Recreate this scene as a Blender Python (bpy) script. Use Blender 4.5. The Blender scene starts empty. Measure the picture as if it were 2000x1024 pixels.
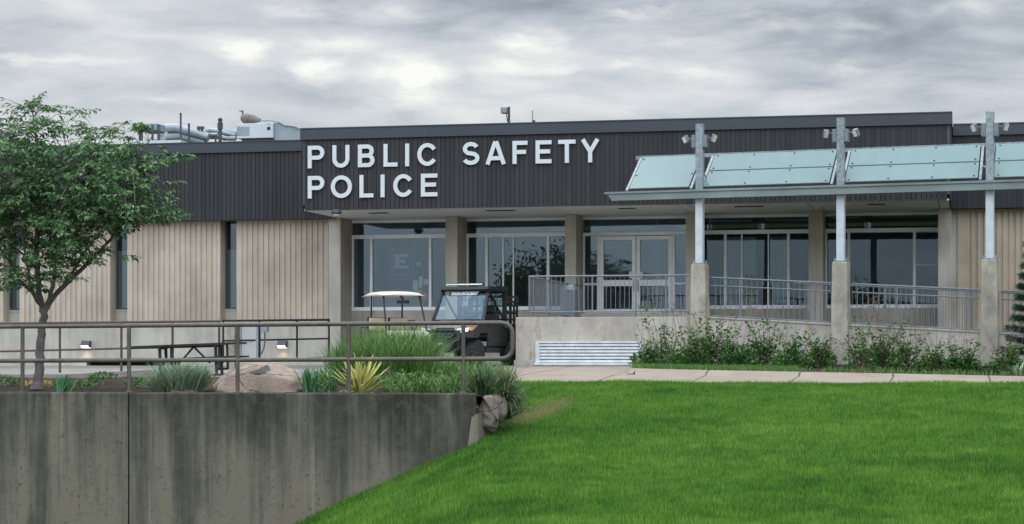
import bpy, bmesh, math, random
import numpy as np
from mathutils import Vector, Matrix, noise as mnoise
random.seed(7); RNG = np.random.default_rng(7)
SC = bpy.context.scene
COL = SC.collection
PI = math.pi
F = 3900.0; PHI = math.atan(870/3900); CP, SP = math.cos(PHI), math.sin(PHI)
HZ = 690.0
# camera stands at the origin (eye height z = 0) and looks along fwd; the building's front is parallel to X
def W(xc, t): return (xc*CP - t*SP, xc*SP + t*CP)
def cam_of(x, y): return (x*CP + y*SP, -x*SP + y*CP)
def P(px, py, t):
    x, y = W((px-1000)/F*t, t); return Vector((x, y, (HZ-py)*t/F))
def TD(px, D): return D/(CP + (px-1000)/F*SP)
def X(px, D):
    t = TD(px, D); return W((px-1000)/F*t, t)[0]
def Z(px, py, D): return (HZ-py)*TD(px, D)/F

# ---------------------------------------------------------------- mesh builder
class MB:
    def __init__(s): s.v = []; s.f = []; s.c = []
    def add(s, vs, fs):
        n = len(s.v); s.v.extend([tuple(p) for p in vs]); s.f.extend([tuple(i+n for i in f) for f in fs]); return s
    def box(s, x0, x1, y0, y1, z0, z1, M=None, bev=0):
        if x0 > x1: x0, x1 = x1, x0
        if y0 > y1: y0, y1 = y1, y0
        if z0 > z1: z0, z1 = z1, z0
        if bev > 0:
            bm = bmesh.new(); bmesh.ops.create_cube(bm, size=1)
            bmesh.ops.scale(bm, vec=(x1-x0, y1-y0, z1-z0), verts=bm.verts)
            bmesh.ops.translate(bm, vec=((x0+x1)/2, (y0+y1)/2, (z0+z1)/2), verts=bm.verts)
            bmesh.ops.bevel(bm, geom=bm.edges[:], offset=bev, segments=2, affect='EDGES', profile=.6)
            bm.verts.ensure_lookup_table(); bm.verts.index_update()
            vs = [v.co.copy() for v in bm.verts]; fs = [[v.index for v in f.verts] for f in bm.faces]; bm.free()
        else:
            vs = [Vector(p) for p in ((x0,y0,z0),(x1,y0,z0),(x1,y1,z0),(x0,y1,z0),(x0,y0,z1),(x1,y0,z1),(x1,y1,z1),(x0,y1,z1))]
            fs = [(0,3,2,1),(4,5,6,7),(0,1,5,4),(1,2,6,5),(2,3,7,6),(3,0,4,7)]
        if M is not None: vs = [M @ v for v in vs]
        return s.add(vs, fs)
    def tube(s, pts, r, n=8, cap=True):
        pts = [Vector(p) for p in pts]; m = len(pts)
        rs = r if isinstance(r, (list, tuple)) else [r]*m
        vs = []; up = None
        for i, p in enumerate(pts):
            d = (pts[min(i+1, m-1)] - pts[max(i-1, 0)]).normalized()
            if up is None:
                up = Vector((0, 0, 1)) if abs(d.z) < .9 else Vector((1, 0, 0))
            a = (up - d*up.dot(d))
            if a.length < 1e-5: a = d.orthogonal()
            a.normalize(); b = d.cross(a); up = a
            for k in range(n):
                th = 2*PI*(k+.5)/n; vs.append(p + (a*math.cos(th) + b*math.sin(th))*rs[i])
        fs = []
        for i in range(m-1):
            for k in range(n):
                fs.append((i*n+k, i*n+(k+1) % n, (i+1)*n+(k+1) % n, (i+1)*n+k))
        if cap: fs.append(tuple(range(n-1, -1, -1))); fs.append(tuple((m-1)*n+k for k in range(n)))
        return s.add(vs, fs)
    def bar(s, a, b, w, h=None):            # square section bar a -> b
        h = h or w; a = Vector(a); b = Vector(b); d = (b-a).normalized()
        u = Vector((0, 0, 1)) if abs(d.z) < .95 else Vector((0, 1, 0))
        r = d.cross(u).normalized(); u = r.cross(d)
        vs = []
        for p in (a, b):
            for i, j in ((-1,-1),(1,-1),(1,1),(-1,1)): vs.append(p + r*(w/2*i) + u*(h/2*j))
        return s.add(vs, [(0,1,2,3),(7,6,5,4),(0,4,5,1),(1,5,6,2),(2,6,7,3),(3,7,4,0)])
    def prism(s, poly, fn0, fn1):           # polygon points mapped by two functions
        n = len(poly); vs = [fn0(p) for p in poly] + [fn1(p) for p in poly]
        fs = [tuple(range(n-1, -1, -1)), tuple(range(n, 2*n))] + [(i, (i+1) % n, n+(i+1) % n, n+i) for i in range(n)]
        return s.add(vs, fs)
    def lathe(s, prof, c, axis='z', n=16):
        vs = []; c = Vector(c)
        for (r, h) in prof:
            for k in range(n):
                th = 2*PI*k/n; a, b = r*math.cos(th), r*math.sin(th)
                vs.append(c + (Vector((a, b, h)) if axis == 'z' else Vector((a, h, b)) if axis == 'y' else Vector((h, a, b))))
        fs = [(i*n+k, i*n+(k+1) % n, (i+1)*n+(k+1) % n, (i+1)*n+k) for i in range(len(prof)-1) for k in range(n)]
        fs.append(tuple(range(n-1, -1, -1))); fs.append(tuple((len(prof)-1)*n+k for k in range(n)))
        return s.add(vs, fs)

def wloc(o):
    l = Vector((0, 0, 0))
    while o is not None: l = l + o.location; o = o.parent
    return l
def np_mesh(name, V, faces_flat, loop_tot, cols=None, smooth=False):
    me = bpy.data.meshes.new(name); V = np.asarray(V, dtype=np.float32)
    lt = np.asarray(loop_tot, dtype=np.int32); ff = np.asarray(faces_flat, dtype=np.int32)
    me.vertices.add(len(V)); me.vertices.foreach_set('co', V.ravel())
    me.loops.add(len(ff)); me.loops.foreach_set('vertex_index', ff)
    me.polygons.add(len(lt)); st = np.concatenate([[0], np.cumsum(lt)[:-1]]).astype(np.int32)
    me.polygons.foreach_set('loop_start', st)
    me.update(calc_edges=True)
    if cols is not None:
        at = me.attributes.new('tint', 'FLOAT', 'POINT'); at.data.foreach_set('value', np.asarray(cols, dtype=np.float32))
    if smooth: me.polygons.foreach_set('use_smooth', np.ones(len(lt), dtype=bool))
    return me
def link(name, me, mat, parent=None, local=False, label=None, loc=None):
    o = bpy.data.objects.new(name, me); COL.objects.link(o)
    if mat is not None: me.materials.append(mat)
    if parent is not None:
        o.parent = parent
        if not local:
            me.transform(Matrix.Translation(-wloc(parent)))
    elif loc is not None:
        o.location = loc; me.transform(Matrix.Translation(-Vector(loc)))
    if label: o['label'] = label
    return o
def obj(name, mb, mat, parent=None, local=False, smooth=False, label=None, loc=None):
    me = bpy.data.meshes.new(name); me.from_pydata(mb.v, [], mb.f)
    if mb.c:
        at = me.attributes.new('tint', 'FLOAT', 'POINT'); at.data.foreach_set('value', np.asarray(mb.c, dtype=np.float32))
    bm = bmesh.new(); bm.from_mesh(me); bmesh.ops.recalc_face_normals(bm, faces=bm.faces)
    if smooth:
        for f in bm.faces: f.smooth = True
        for e in bm.edges:
            if len(e.link_faces) == 2 and e.calc_face_angle(0) > .7: e.smooth = False
    bm.to_mesh(me); bm.free()
    if loc is None and parent is None and mb.v:
        a = np.array(mb.v); loc = ((a[:,0].min()+a[:,0].max())/2, (a[:,1].min()+a[:,1].max())/2, a[:,2].min())
        loc = tuple(float(q) for q in loc)
    return link(name, me, mat, parent, local, label, loc)
def tag(o, label, cat, group=None, kind=None):
    if label: o['label'] = label
    if cat: o['category'] = cat
    if group: o['group'] = group
    if kind: o['kind'] = kind
    return o
def thing(name, loc, label, cat, group=None, rotz=0):
    o = bpy.data.objects.new(name, None); COL.objects.link(o); o.location = loc; o.rotation_euler = (0, 0, rotz)
    o.empty_display_size = .2
    return tag(o, label, cat, group)
def copy_tree(o, loc, rotz=None, label=None, scale=None):
    def cp(s, par):
        c = s.copy(); COL.objects.link(c)
        if par is not None: c.parent = par
        for ch in list(KIDS[s.name]): KIDS.setdefault(c.name, []).append(cp(ch, c))
        return c
    KIDS = {}
    def reg(s):
        KIDS[s.name] = [q for q in COL.objects if q.parent == s]
        for q in KIDS[s.name]: reg(q)
    reg(o)
    c = cp(o, None); c.location = loc
    if rotz is not None: c.rotation_euler = (0, 0, rotz)
    if scale is not None: c.scale = scale
    if label: c['label'] = label
    return c
def struct(name, mb, mat, smooth=False, label=None, cat=None):
    o = obj(name, mb, mat, smooth=smooth, loc=(0, 0, 0)); tag(o, label, cat, kind='structure'); return o

# ---------------------------------------------------------------- materials
class N:
    def __init__(s, name):
        s.m = bpy.data.materials.new(name); s.m.use_nodes = True; s.t = s.m.node_tree; s.n = s.t.nodes; s.l = s.t.links
        s.b = s.n['Principled BSDF']; s.out = s.n['Material Output']
        s.tc = s.n.new('ShaderNodeNewGeometry').outputs['Position']
    def node(s, ty, **k):
        q = s.n.new(ty)
        for a, v in k.items(): setattr(q, a, v)
        return q
    def put(s, inp, v):
        if hasattr(v, 'is_linked') or hasattr(v, 'links'): s.l.new(v, inp)
        else: inp.default_value = v
    def math(s, op, a, b=0.0, clamp=False):
        q = s.node('ShaderNodeMath', operation=op, use_clamp=clamp); s.put(q.inputs[0], a); s.put(q.inputs[1], b); return q.outputs[0]
    def map(s, scale=(1,1,1), loc=(0,0,0), src=None):
        q = s.node('ShaderNodeMapping'); s.l.new(src or s.tc, q.inputs[0]); q.inputs['Scale'].default_value = scale; q.inputs['Location'].default_value = loc; return q.outputs[0]
    def noise(s, scale, detail=4, rough=.55, vec=None, dist=0):
        q = s.node('ShaderNodeTexNoise'); s.l.new(vec or s.tc, q.inputs['Vector']); q.inputs['Scale'].default_value = scale
        q.inputs['Detail'].default_value = detail; q.inputs['Roughness'].default_value = rough; q.inputs['Distortion'].default_value = dist
        return q.outputs['Fac']
    def ramp(s, fac, stops):
        q = s.node('ShaderNodeValToRGB'); s.l.new(fac, q.inputs[0]); e = q.color_ramp.elements
        while len(e) < len(stops): e.new(.5)
        for i, (p, c) in enumerate(stops):
            e[i].position = p; c = c if isinstance(c, (tuple, list)) else (c, c, c); e[i].color = (*c[:3], 1)
        return q.outputs[0]
    def mix(s, fac, a, b, mode='MIX'):
        q = s.node('ShaderNodeMix', data_type='RGBA', blend_type=mode)
        s.put(q.inputs[0], fac)
        for i, v in ((6, a), (7, b)):
            if isinstance(v, tuple): q.inputs[i].default_value = (*v[:3], 1)
            else: s.l.new(v, q.inputs[i])
        return q.outputs[2]
    def attr(s, name):
        q = s.node('ShaderNodeAttribute', attribute_name=name); return q.outputs['Fac']
    def bump(s, h, strength=.3, dist=.02):
        q = s.node('ShaderNodeBump'); s.l.new(h, q.inputs['Height']); q.inputs['Strength'].default_value = strength; q.inputs['Distance'].default_value = dist
        s.l.new(q.outputs[0], s.b.inputs['Normal'])
    def col(s, v): s.put(s.b.inputs['Base Color'], v if not isinstance(v, tuple) else (*v[:3], 1))
    def set(s, rough=None, metal=None, spec=None):
        if rough is not None: s.put(s.b.inputs['Roughness'], rough)
        if metal is not None: s.b.inputs['Metallic'].default_value = metal
        if spec is not None: s.b.inputs['Specular IOR Level'].default_value = spec
        return s.m
def simple(name, c, rough=.6, metal=0, var=.12, scale=3.0, fine=40.0, bump=.1, spec=.4):
    g = N(name)
    a = g.noise(scale, 5); b = g.noise(fine, 3)
    f = g.math('MULTIPLY_ADD', a, .65); 
    s_ = g.math('ADD', g.math('MULTIPLY', a, .65), g.math('MULTIPLY', b, .35))
    lo = tuple(max(0, x*(1-var*1.6)) for x in c); hi = tuple(min(1, x*(1+var*1.6)) for x in c)
    g.col(g.ramp(s_, [(.3, lo), (.7, hi)])); 
    if bump: g.bump(b, bump, .01)
    return g.set(rough, metal, spec)
M = {}
M['white'] = simple('white_paint', (.84, .86, .88), .4, var=.06)
M['letter'] = simple('letter_paint', (.54, .56, .56), .45, var=.05, bump=0)
M['frame'] = simple('aluminium_frame', (.82, .84, .87), .4, .0, var=.06, bump=0)
M['black'] = simple('black_plastic', (.012, .013, .015), .42, var=.2)
M['blackmetal'] = simple('black_metal', (.018, .019, .021), .45, .2, var=.2)
M['rubber'] = simple('tyre_rubber', (.02, .02, .02), .85, var=.15)
M['dark'] = simple('dark_void', (.01, .011, .013), .8, var=.1, bump=0)
M['cream'] = simple('cream_plastic', (.6, .56, .46), .35, var=.05, bump=0)
M['tan'] = simple('tan_vinyl', (.44, .35, .23), .5, var=.08)
M['soffit'] = simple('soffit_panel', (.66, .65, .64), .7, var=.06)
M['hvac'] = simple('hvac_metal', (.5, .51, .51), .5, .1, var=.07, scale=1.2)
M['duct'] = simple('duct_insulation', (.25, .28, .3), .45, .4, var=.15, scale=2)
M['rustduct'] = simple('brown_duct', (.17, .14, .13), .6, var=.25, scale=3)
M['grey'] = simple('grey_metal', (.22, .25, .27), .45, .3, var=.1)
M['darkgrey'] = simple('dark_grey_metal', (.06, .065, .07), .5, .2, var=.15)
M['bin'] = simple('grey_bin', (.12, .14, .16), .5, var=.08)
M['green_metal'] = simple('green_metal', (.16, .22, .21), .5, .2, var=.2)
M['interior'] = simple('interior_wall', (.32, .32, .31), .8, var=.05, bump=0)
M['interior_dark'] = simple('interior_dark', (.06, .065, .075), .8, var=.1, bump=0)
M['wood'] = simple('desk_wood', (.22, .15, .1), .5, var=.2)
M['red'] = simple('red_item', (.5, .06, .05), .5, var=.1)
M['lime'] = simple('lime_item', (.35, .5, .1), .5, var=.1)
M['yellow'] = simple('yellow_item', (.7, .45, .06), .5, var=.1)
M['paper'] = simple('paper', (.7, .7, .68), .8, var=.05, bump=0)
M['window_standin'] = simple('pale_standin', (.75, .78, .8), .8, var=.05, bump=0)
M['navy'] = simple('navy_poster', (.05, .075, .11), .6, var=.05, bump=0)
M['posterpale'] = simple('poster_pale', (.6, .64, .66), .6, var=.05, bump=0)
M['amber'] = simple('amber_lens', (.8, .3, .03), .3, var=.05, bump=0)
M['stake'] = simple('dry_wood', (.35, .28, .2), .8, var=.2)

def concrete(name, c, stain=.4, streak=(2.2, 2.2, .35), rust=0, seed=0., joints=None, spots=.5):
    g = N(name)
    big = g.noise(.9, 6, .6, g.map((1,1,1), (seed, 0, 0)))
    st = g.noise(1.6, 6, .65, g.map(streak, (seed, 3, 0)))
    fine = g.noise(55, 4, .7)
    base = g.ramp(big, [(.3, tuple(x*.8 for x in c)), (.7, tuple(min(1, x*1.15) for x in c))])
    col = g.mix(g.math('MULTIPLY', g.ramp(st, [(.42, 0.), (.68, 1.)]), stain), base, tuple(x*.38 for x in c))
    sp = g.ramp(g.noise(16, 5, .75), [(.6, 0.), (.72, 1.)])
    col = g.mix(g.math('MULTIPLY', sp, spots*.6), col, tuple(x*.4 for x in c))
    col = g.mix(g.math('MULTIPLY', g.math('SUBTRACT', fine, .5), 1.1, True), col, tuple(min(1, x*1.5) for x in c))
    if rust:
        r = g.ramp(g.noise(3, 5, .7, g.map((2, 2, .8), (seed+9, 0, 0))), [(.56, 0.), (.7, 1.)])
        col = g.mix(g.math('MULTIPLY', r, rust), col, (.3, .19, .1))
    g.col(col); g.bump(g.math('ADD', fine, g.math('MULTIPLY', sp, -1.5)), .35, .008)
    return g.set(.88, 0, .25)
M['concrete'] = concrete('smooth_concrete', (.42, .385, .33), .35, spots=.2)
M['terrace'] = concrete('terrace_concrete', (.43, .39, .335), .5, (1.2, 1.2, .7), rust=.75, seed=4)
M['pillar'] = concrete('pillar_concrete', (.38, .345, .28), .7, (2, 2, 1.2), rust=.4, seed=11, spots=1.)
M['patio'] = concrete('patio_concrete', (.25, .23, .2), .3, (1, 1, 1), seed=2)
M['rib'] = concrete('ribbed_concrete', (.42, .355, .285), .3, (1.1, 1.1, .22), seed=7, spots=.12)
M['ribtan'] = concrete('tan_ribbed_concrete', (.4, .325, .24), .25, (2, 2, .12), seed=17, spots=.12)
# retaining wall: dark weathering in vertical runs, pale clean lime runs lower down
def wallmat():
    g = N('weathered_retaining_wall')
    sep = g.node('ShaderNodeSeparateXYZ'); g.l.new(g.tc, sep.inputs[0]); z = sep.outputs[2]
    runs = g.noise(1.0, 5, .6, g.map((2.6, 2.6, .16)))
    runs2 = g.noise(1.0, 6, .7, g.map((9, 9, .3), (5, 2, 1)))
    fine = g.noise(60, 4, .7); mid = g.noise(7, 6, .7); drip = g.ramp(g.noise(1, 4, .6, g.map((5, 5, .5), (2, 2, 8))), [(.52, 0.), (.66, 1.)]); big = g.noise(.55, 4, .6, g.map((1,1,.8), (3,0,0)))
    depth = g.math('MULTIPLY', g.math('ADD', z, .75), -.28)            # clean concrete appears below the top band
    f = g.math('ADD', g.math('ADD', g.math('MULTIPLY', g.math('SUBTRACT', runs, .5), 2.0), g.math('MULTIPLY', g.math('SUBTRACT', runs2, .5), .9)), g.math('ADD', g.math('ADD', depth, .66), g.math('MULTIPLY', g.math('SUBTRACT', big, .5), 1.6)))
    col = g.ramp(f, [(.45, (.028, .026, .02)), (.72, (.054, .05, .039)), (1.0, (.1, .09, .07))])
    q = g.ramp(g.math('SUBTRACT', f, .45), [(.48, 0.), (.8, .95)])
    col = g.mix(q, col, (.165, .143, .104))
    lime = g.ramp(g.noise(1, 3, .5, g.map((8, 8, .25), (1, 7, 3))), [(.68, 0.), (.74, 1.)])
    col = g.mix(g.math('MULTIPLY', lime, .45), col, (.24, .22, .17))
    pit = g.ramp(g.noise(14, 6, .85), [(.58, 0.), (.66, 1.)])
    col = g.mix(g.math('MULTIPLY', pit, .8), col, (.02, .02, .018))
    col = g.mix(g.math('MULTIPLY', g.math('SUBTRACT', mid, .48), 2.2, True), col, (.13, .118, .09))
    col = g.mix(g.math('MULTIPLY', g.math('SUBTRACT', fine, .52), 1.6, True), col, (.19, .172, .135))
    top = g.ramp(g.math('ADD', z, 1.15), [(.0, 0.), (.5, 1.)])
    col = g.mix(g.math('MULTIPLY', g.math('MULTIPLY', drip, top), .85), col, (.03, .028, .023))
    g.col(col); g.bump(g.math('ADD', g.math('ADD', fine, g.math('MULTIPLY', mid, 1.5)), g.math('MULTIPLY', pit, -2)), .5, .01)
    return g.set(.9, 0, .2)
M['retain'] = wallmat()
M['retain_light'] = concrete('pale_concrete_edge', (.19, .16, .12), .7, seed=3)
# dark boards: every board its own tone
def siding(name, c1, c2, pitch=.1275):
    g = N(name); sep = g.node('ShaderNodeSeparateXYZ'); g.l.new(g.tc, sep.inputs[0])
    k = g.math('FLOOR', g.math('DIVIDE', sep.outputs[0], pitch))
    wn = g.node('ShaderNodeTexWhiteNoise', noise_dimensions='1D'); g.l.new(k, wn.inputs['W'])
    big = g.noise(.35, 3, .5)
    st = g.noise(2, 5, .6, g.map((6, 6, .4)))
    f = g.math('ADD', g.math('MULTIPLY', wn.outputs[0], .35), g.math('ADD', g.math('MULTIPLY', big, .4), g.math('MULTIPLY', st, .25)))
    g.col(g.ramp(f, [(.3, c1), (.75, c2)])); g.bump(st, .2, .01)
    return g.set(.62, 0, .3)
M['siding'] = siding('dark_board_siding', (.019, .019, .021), (.034, .032, .034))
M['flashing'] = simple('dark_flashing', (.038, .045, .055), .45, .1, var=.12, scale=.5)
def galv(name, c, var=.3, sc=18):
    g = N(name); v = g.node('ShaderNodeTexVoronoi'); g.l.new(g.tc, v.inputs['Vector']); v.inputs['Scale'].default_value = sc
    a = g.noise(2.5, 5, .6); sp = g.node('ShaderNodeSeparateColor'); g.l.new(v.outputs['Color'], sp.inputs[0])
    f = g.math('ADD', g.math('MULTIPLY', sp.outputs[0], .45), g.math('MULTIPLY', a, .55))
    g.col(g.ramp(f, [(.2, tuple(x*(1-var) for x in c)), (.8, tuple(min(1, x*(1+var)) for x in c))]))
    return g.set(.5, .35, .4)
M['galv'] = galv('galvanised_steel', (.24, .27, .285))
M['galv_rail'] = galv('galvanised_rail', (.17, .185, .2), .15)
M['galv_white'] = simple('peeling_white_paint', (.48, .51, .54), .5, var=.12, scale=4)
M['beam'] = concrete('weathered_beam', (.2, .235, .23), .35, (.4, .4, 2), seed=21, spots=.2)
def brownrail():
    g = N('brown_painted_pipe'); a = g.noise(6, 5, .65); w = g.ramp(g.noise(14, 4, .7), [(.66, 0.), (.72, 1.)])
    c = g.ramp(a, [(.3, (.065, .053, .042)), (.7, (.12, .1, .082))]); c = g.mix(g.math('MULTIPLY', w, .5), c, (.36, .33, .3))
    g.col(c); return g.set(.5, .1, .4)
M['rail'] = brownrail()
M['railred'] = simple('red_brown_pipe', (.085, .05, .045), .5, var=.3, scale=3)
M['mulch'] = None
def mulch(name, c1, c2):
    g = N(name); a = g.noise(28, 6, .8); b = g.noise(5, 4, .6)
    g.col(g.ramp(g.math('ADD', g.math('MULTIPLY', a, .7), g.math('MULTIPLY', b, .3)), [(.35, c1), (.5, tuple((x+y)/2*.8 for x, y in zip(c1, c2))), (.68, c2)]))
    g.bump(a, 1., .06); return g.set(.95, 0, .15)
M['mulch'] = mulch('bark_mulch', (.018, .013, .011), (.13, .085, .065))
def pathmat():
    g = N('path_concrete'); sep = g.node('ShaderNodeSeparateXYZ'); g.l.new(g.tc, sep.inputs[0])
    wob = g.math('MULTIPLY', g.math('SUBTRACT', g.noise(1.3, 4, .7), .5), .12)
    k = g.math('FRACT', g.math('DIVIDE', g.math('ADD', g.math('ADD', sep.outputs[0], 40*1.92-.63+.96), wob), 1.92))
    j = g.ramp(g.math('ABSOLUTE', g.math('SUBTRACT', k, .5)), [(.006, 1.), (.013, 0.)])
    a = g.noise(1.2, 6, .65); f = g.noise(40, 4, .7)
    c = g.ramp(a, [(.3, (.24, .19, .145)), (.7, (.31, .255, .2))]); c = g.mix(g.math('MULTIPLY', g.math('SUBTRACT', f, .5), .9, True), c, (.3, .26, .2))
    cr = g.node('ShaderNodeTexVoronoi', feature='DISTANCE_TO_EDGE'); g.l.new(g.map((.35, .8, .8)), cr.inputs['Vector']); cr.inputs['Scale'].default_value = 1.1
    crk = g.ramp(cr.outputs['Distance'], [(.0, 1.), (.012, 0.)])
    c = g.mix(g.math('MULTIPLY', crk, .5), c, (.1, .08, .06))
    g.col(g.mix(j, c, (.07, .055, .045))); g.bump(f, .2, .006); return g.set(.9, 0, .2)
M['path'] = pathmat()
def ground(name, c1, c2, c3=None):
    g = N(name); a = g.noise(.6, 5, .6); b = g.noise(22, 5, .7)
    g.col(g.ramp(g.math('ADD', g.math('MULTIPLY', a, .6), g.math('MULTIPLY', b, .4)), [(.35, c1), (.65, c2)])); g.bump(b, .6, .03); return g.set(.95, 0, .1)
M['soil'] = ground('turf_soil', (.022, .05, .01), (.045, .095, .018))
M['far'] = ground('far_ground', (.05, .07, .03), (.07, .09, .04))
def leafmat(name, dark, light, patch=.8, hue=None, trans=.25, dry=None, dryscale=.5):
    g = N(name); t = g.attr('tint'); a = g.noise(patch, 4, .6)
    f = g.math('ADD', g.math('MULTIPLY', t, .55), g.math('MULTIPLY', a, .45))
    c = g.ramp(f, [(.25, dark), (.75, light)])
    if dry is not None:
        c = g.mix(dry[1], c, dry[0]) if False else g.mix(g.ramp(t, [(dry[1], 0.), (min(1., dry[1]+.03), 1.)]), c, dry[0])
    g.col(c); g.set(.5, 0, .3)
    tr = g.node('ShaderNodeBsdfTranslucent'); g.l.new(c, tr.inputs[0]); mx = g.node('ShaderNodeMixShader'); mx.inputs[0].default_value = trans
    g.l.new(g.b.outputs[0], mx.inputs[1]); g.l.new(tr.outputs[0], mx.inputs[2]); g.l.new(mx.outputs[0], g.out.inputs[0])
    return g.m
M['leaf'] = leafmat('tree_leaf', (.032, .085, .036), (.15, .265, .09), 1.4)
M['shrubleaf'] = leafmat('shrub_leaf', (.02, .07, .018), (.12, .25, .05), 3)
M['grassblade'] = leafmat('tall_grass_blade', (.042, .1, .022), (.15, .27, .065), 2)
M['strap'] = leafmat('strap_leaf', (.02, .05, .022), (.1, .17, .06), 3, dry=((.26, .19, .1), .86))
M['yucca'] = leafmat('yellow_yucca_leaf', (.42, .4, .1), (.68, .62, .25), 3, dry=((.07, .15, .05), .8))
M['sage'] = leafmat('sage_leaf', (.16, .25, .15), (.42, .52, .36), 2, dry=((.33, .25, .14), .88))
M['iris'] = leafmat('iris_leaf', (.04, .12, .055), (.13, .27, .13), 2)
M['gold'] = leafmat('golden_leaf', (.3, .26, .08), (.6, .48, .2), 3)
M['drystem'] = leafmat('dry_stem', (.1, .07, .05), (.32, .24, .17), 3)
M['pine'] = leafmat('pine_needle', (.015, .05, .03), (.05, .12, .07), 3)
M['bark'] = simple('tree_bark', (.105, .09, .085), .85, var=.3, scale=8, fine=30, bump=.5)
def lawnmat():
    g = N('lawn_blade'); t = g.attr('tint'); a = g.noise(.45, 5, .65); b = g.noise(2.6, 4, .6)
    f = g.math('ADD', g.math('ADD', g.math('MULTIPLY', t, .34), .3), g.math('ADD', g.math('MULTIPLY', g.math('SUBTRACT', a, .5), .5), g.math('MULTIPLY', g.math('SUBTRACT', b, .5), .5)))
    c = g.ramp(f, [(.22, (.02, .07, .01)), (.42, (.065, .175, .018)), (.6, (.15, .29, .035)), (.78, (.3, .4, .09))])
    # worn straw patch beside the small boulder
    x0, y0 = W(.42, 33.0)
    sep = g.node('ShaderNodeSeparateXYZ'); g.l.new(g.tc, sep.inputs[0])
    d = g.math('SQRT', g.math('ADD', g.math('POWER', g.math('DIVIDE', g.math('SUBTRACT', sep.outputs[0], x0), .38), 2.), g.math('POWER', g.math('DIVIDE', g.math('SUBTRACT', sep.outputs[1], y0), 2.2), 2.)))
    w = g.math('SUBTRACT', 1.25, g.math('ADD', d, g.math('MULTIPLY', g.math('SUBTRACT', b, .5), 1.6)), True)
    w = g.math('MULTIPLY', w, g.math('ADD', t, .35), True)
    c = g.mix(g.math('MULTIPLY', w, .9), c, (.33, .25, .13)); g.col(c); g.set(.55, 0, .25)
    tr = g.node('ShaderNodeBsdfTranslucent'); g.l.new(c, tr.inputs[0]); mx = g.node('ShaderNodeMixShader'); mx.inputs[0].default_value = .3
    g.l.new(g.b.outputs[0], mx.inputs[1]); g.l.new(tr.outputs[0], mx.inputs[2]); g.l.new(mx.outputs[0], g.out.inputs[0])
    return g.m
M['lawn'] = lawnmat()
def rockmat(name, c, c2):
    g = N(name); a = g.noise(2.2, 6, .65); b = g.noise(24, 5, .7)
    col = g.ramp(a, [(.32, c2), (.6, c)]); col = g.mix(g.math('MULTIPLY', g.math('SUBTRACT', b, .5), 1.5, True), col, tuple(x*.45 for x in c))
    vo = g.node('ShaderNodeTexVoronoi', feature='DISTANCE_TO_EDGE'); g.l.new(g.map((1, 1, 2.2)), vo.inputs['Vector']); vo.inputs['Scale'].default_value = 1.3
    crk = g.ramp(g.math('ADD', vo.outputs['Distance'], g.math('MULTIPLY', a, .16)), [(.085, 1.), (.11, 0.)])
    lich = g.ramp(g.noise(9, 6, .75), [(.56, 0.), (.66, 1.)]); col = g.mix(g.math('MULTIPLY', lich, .45), col, (.12, .115, .07)); col = g.mix(g.math('MULTIPLY', crk, .3), col, tuple(x*.3 for x in c))
    g.col(col); g.bump(g.math('ADD', g.math('ADD', b, a), g.math('MULTIPLY', crk, -.8)), .8, .04); return g.set(.85, 0, .25)
M['louvre'] = simple('louvre_paint', (.55, .57, .58), .5, var=.16, scale=5)
M['pinkrock'] = rockmat('pink_granite', (.4, .3, .235), (.24, .185, .145))
M['greyrock'] = rockmat('mossy_granite', (.22, .18, .145), (.12, .11, .075))
M['stonepatch'] = rockmat('dark_stone_patch', (.12, .11, .1), (.08, .075, .07))
def glassmat(name, refl, tint=(.55, .6, .62), rough=.0, clear=1.):
    g = N(name); g.n.remove(g.b)
    gl = g.node('ShaderNodeBsdfGlossy'); gl.inputs['Roughness'].default_value = rough; gl.inputs['Color'].default_value = (.68, .84, 1.0, 1)
    tr = g.node('ShaderNodeBsdfTransparent'); tr.inputs[0].default_value = (*tint, 1)
    mx = g.node('ShaderNodeMixShader'); mx.inputs[0].default_value = refl
    nz = g.noise(.35, 2, .5); bp = g.node('ShaderNodeBump'); g.l.new(nz, bp.inputs['Height']); bp.inputs['Strength'].default_value = .15; bp.inputs['Distance'].default_value = .02
    g.l.new(bp.outputs[0], gl.inputs['Normal'])
    g.l.new(tr.outputs[0], mx.inputs[1]); g.l.new(gl.outputs[0], mx.inputs[2]); g.l.new(mx.outputs[0], g.out.inputs[0])
    return g.m
M['glass'] = glassmat('window_glass', .052, (.8, .86, .87))
M['glassdim'] = glassmat('dim_window_glass', .035, (.66, .74, .74))  # same window glass, toned down so the right bays reflect less and look darker
M['glassdark'] = glassmat('tinted_glass', .08, (.2, .25, .24))
M['windshield'] = glassmat('windshield_glass', .14, (.72, .84, .8))
def frosted():
    g = N('frosted_green_glass'); a = g.noise(1.4, 6, .7, g.map((2.5, .8, .8)))
    c = g.ramp(a, [(.3, (.165, .25, .24)), (.7, (.19, .28, .27))]); g.col(c); g.set(.22, 0, .5)
    tr = g.node('ShaderNodeBsdfTranslucent'); g.l.new(c, tr.inputs[0]); mx = g.node('ShaderNodeMixShader'); mx.inputs[0].default_value = .25
    g.l.new(g.b.outputs[0], mx.inputs[1]); g.l.new(tr.outputs[0], mx.inputs[2]); g.l.new(mx.outputs[0], g.out.inputs[0]); return g.m
M['frosted'] = frosted()
def emis(name, c, s):
    g = N(name); g.b.inputs['Base Color'].default_value = (*c, 1); g.b.inputs['Emission Color'].default_value = (*c, 1); g.b.inputs['Emission Strength'].default_value = s; return g.m
M['lamp'] = emis('lit_lamp_lens', (1., .95, .85), 1.6)
M['headlamp'] = simple('headlamp_lens', (.75, .78, .8), .15, .5, var=.2, bump=0)
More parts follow.
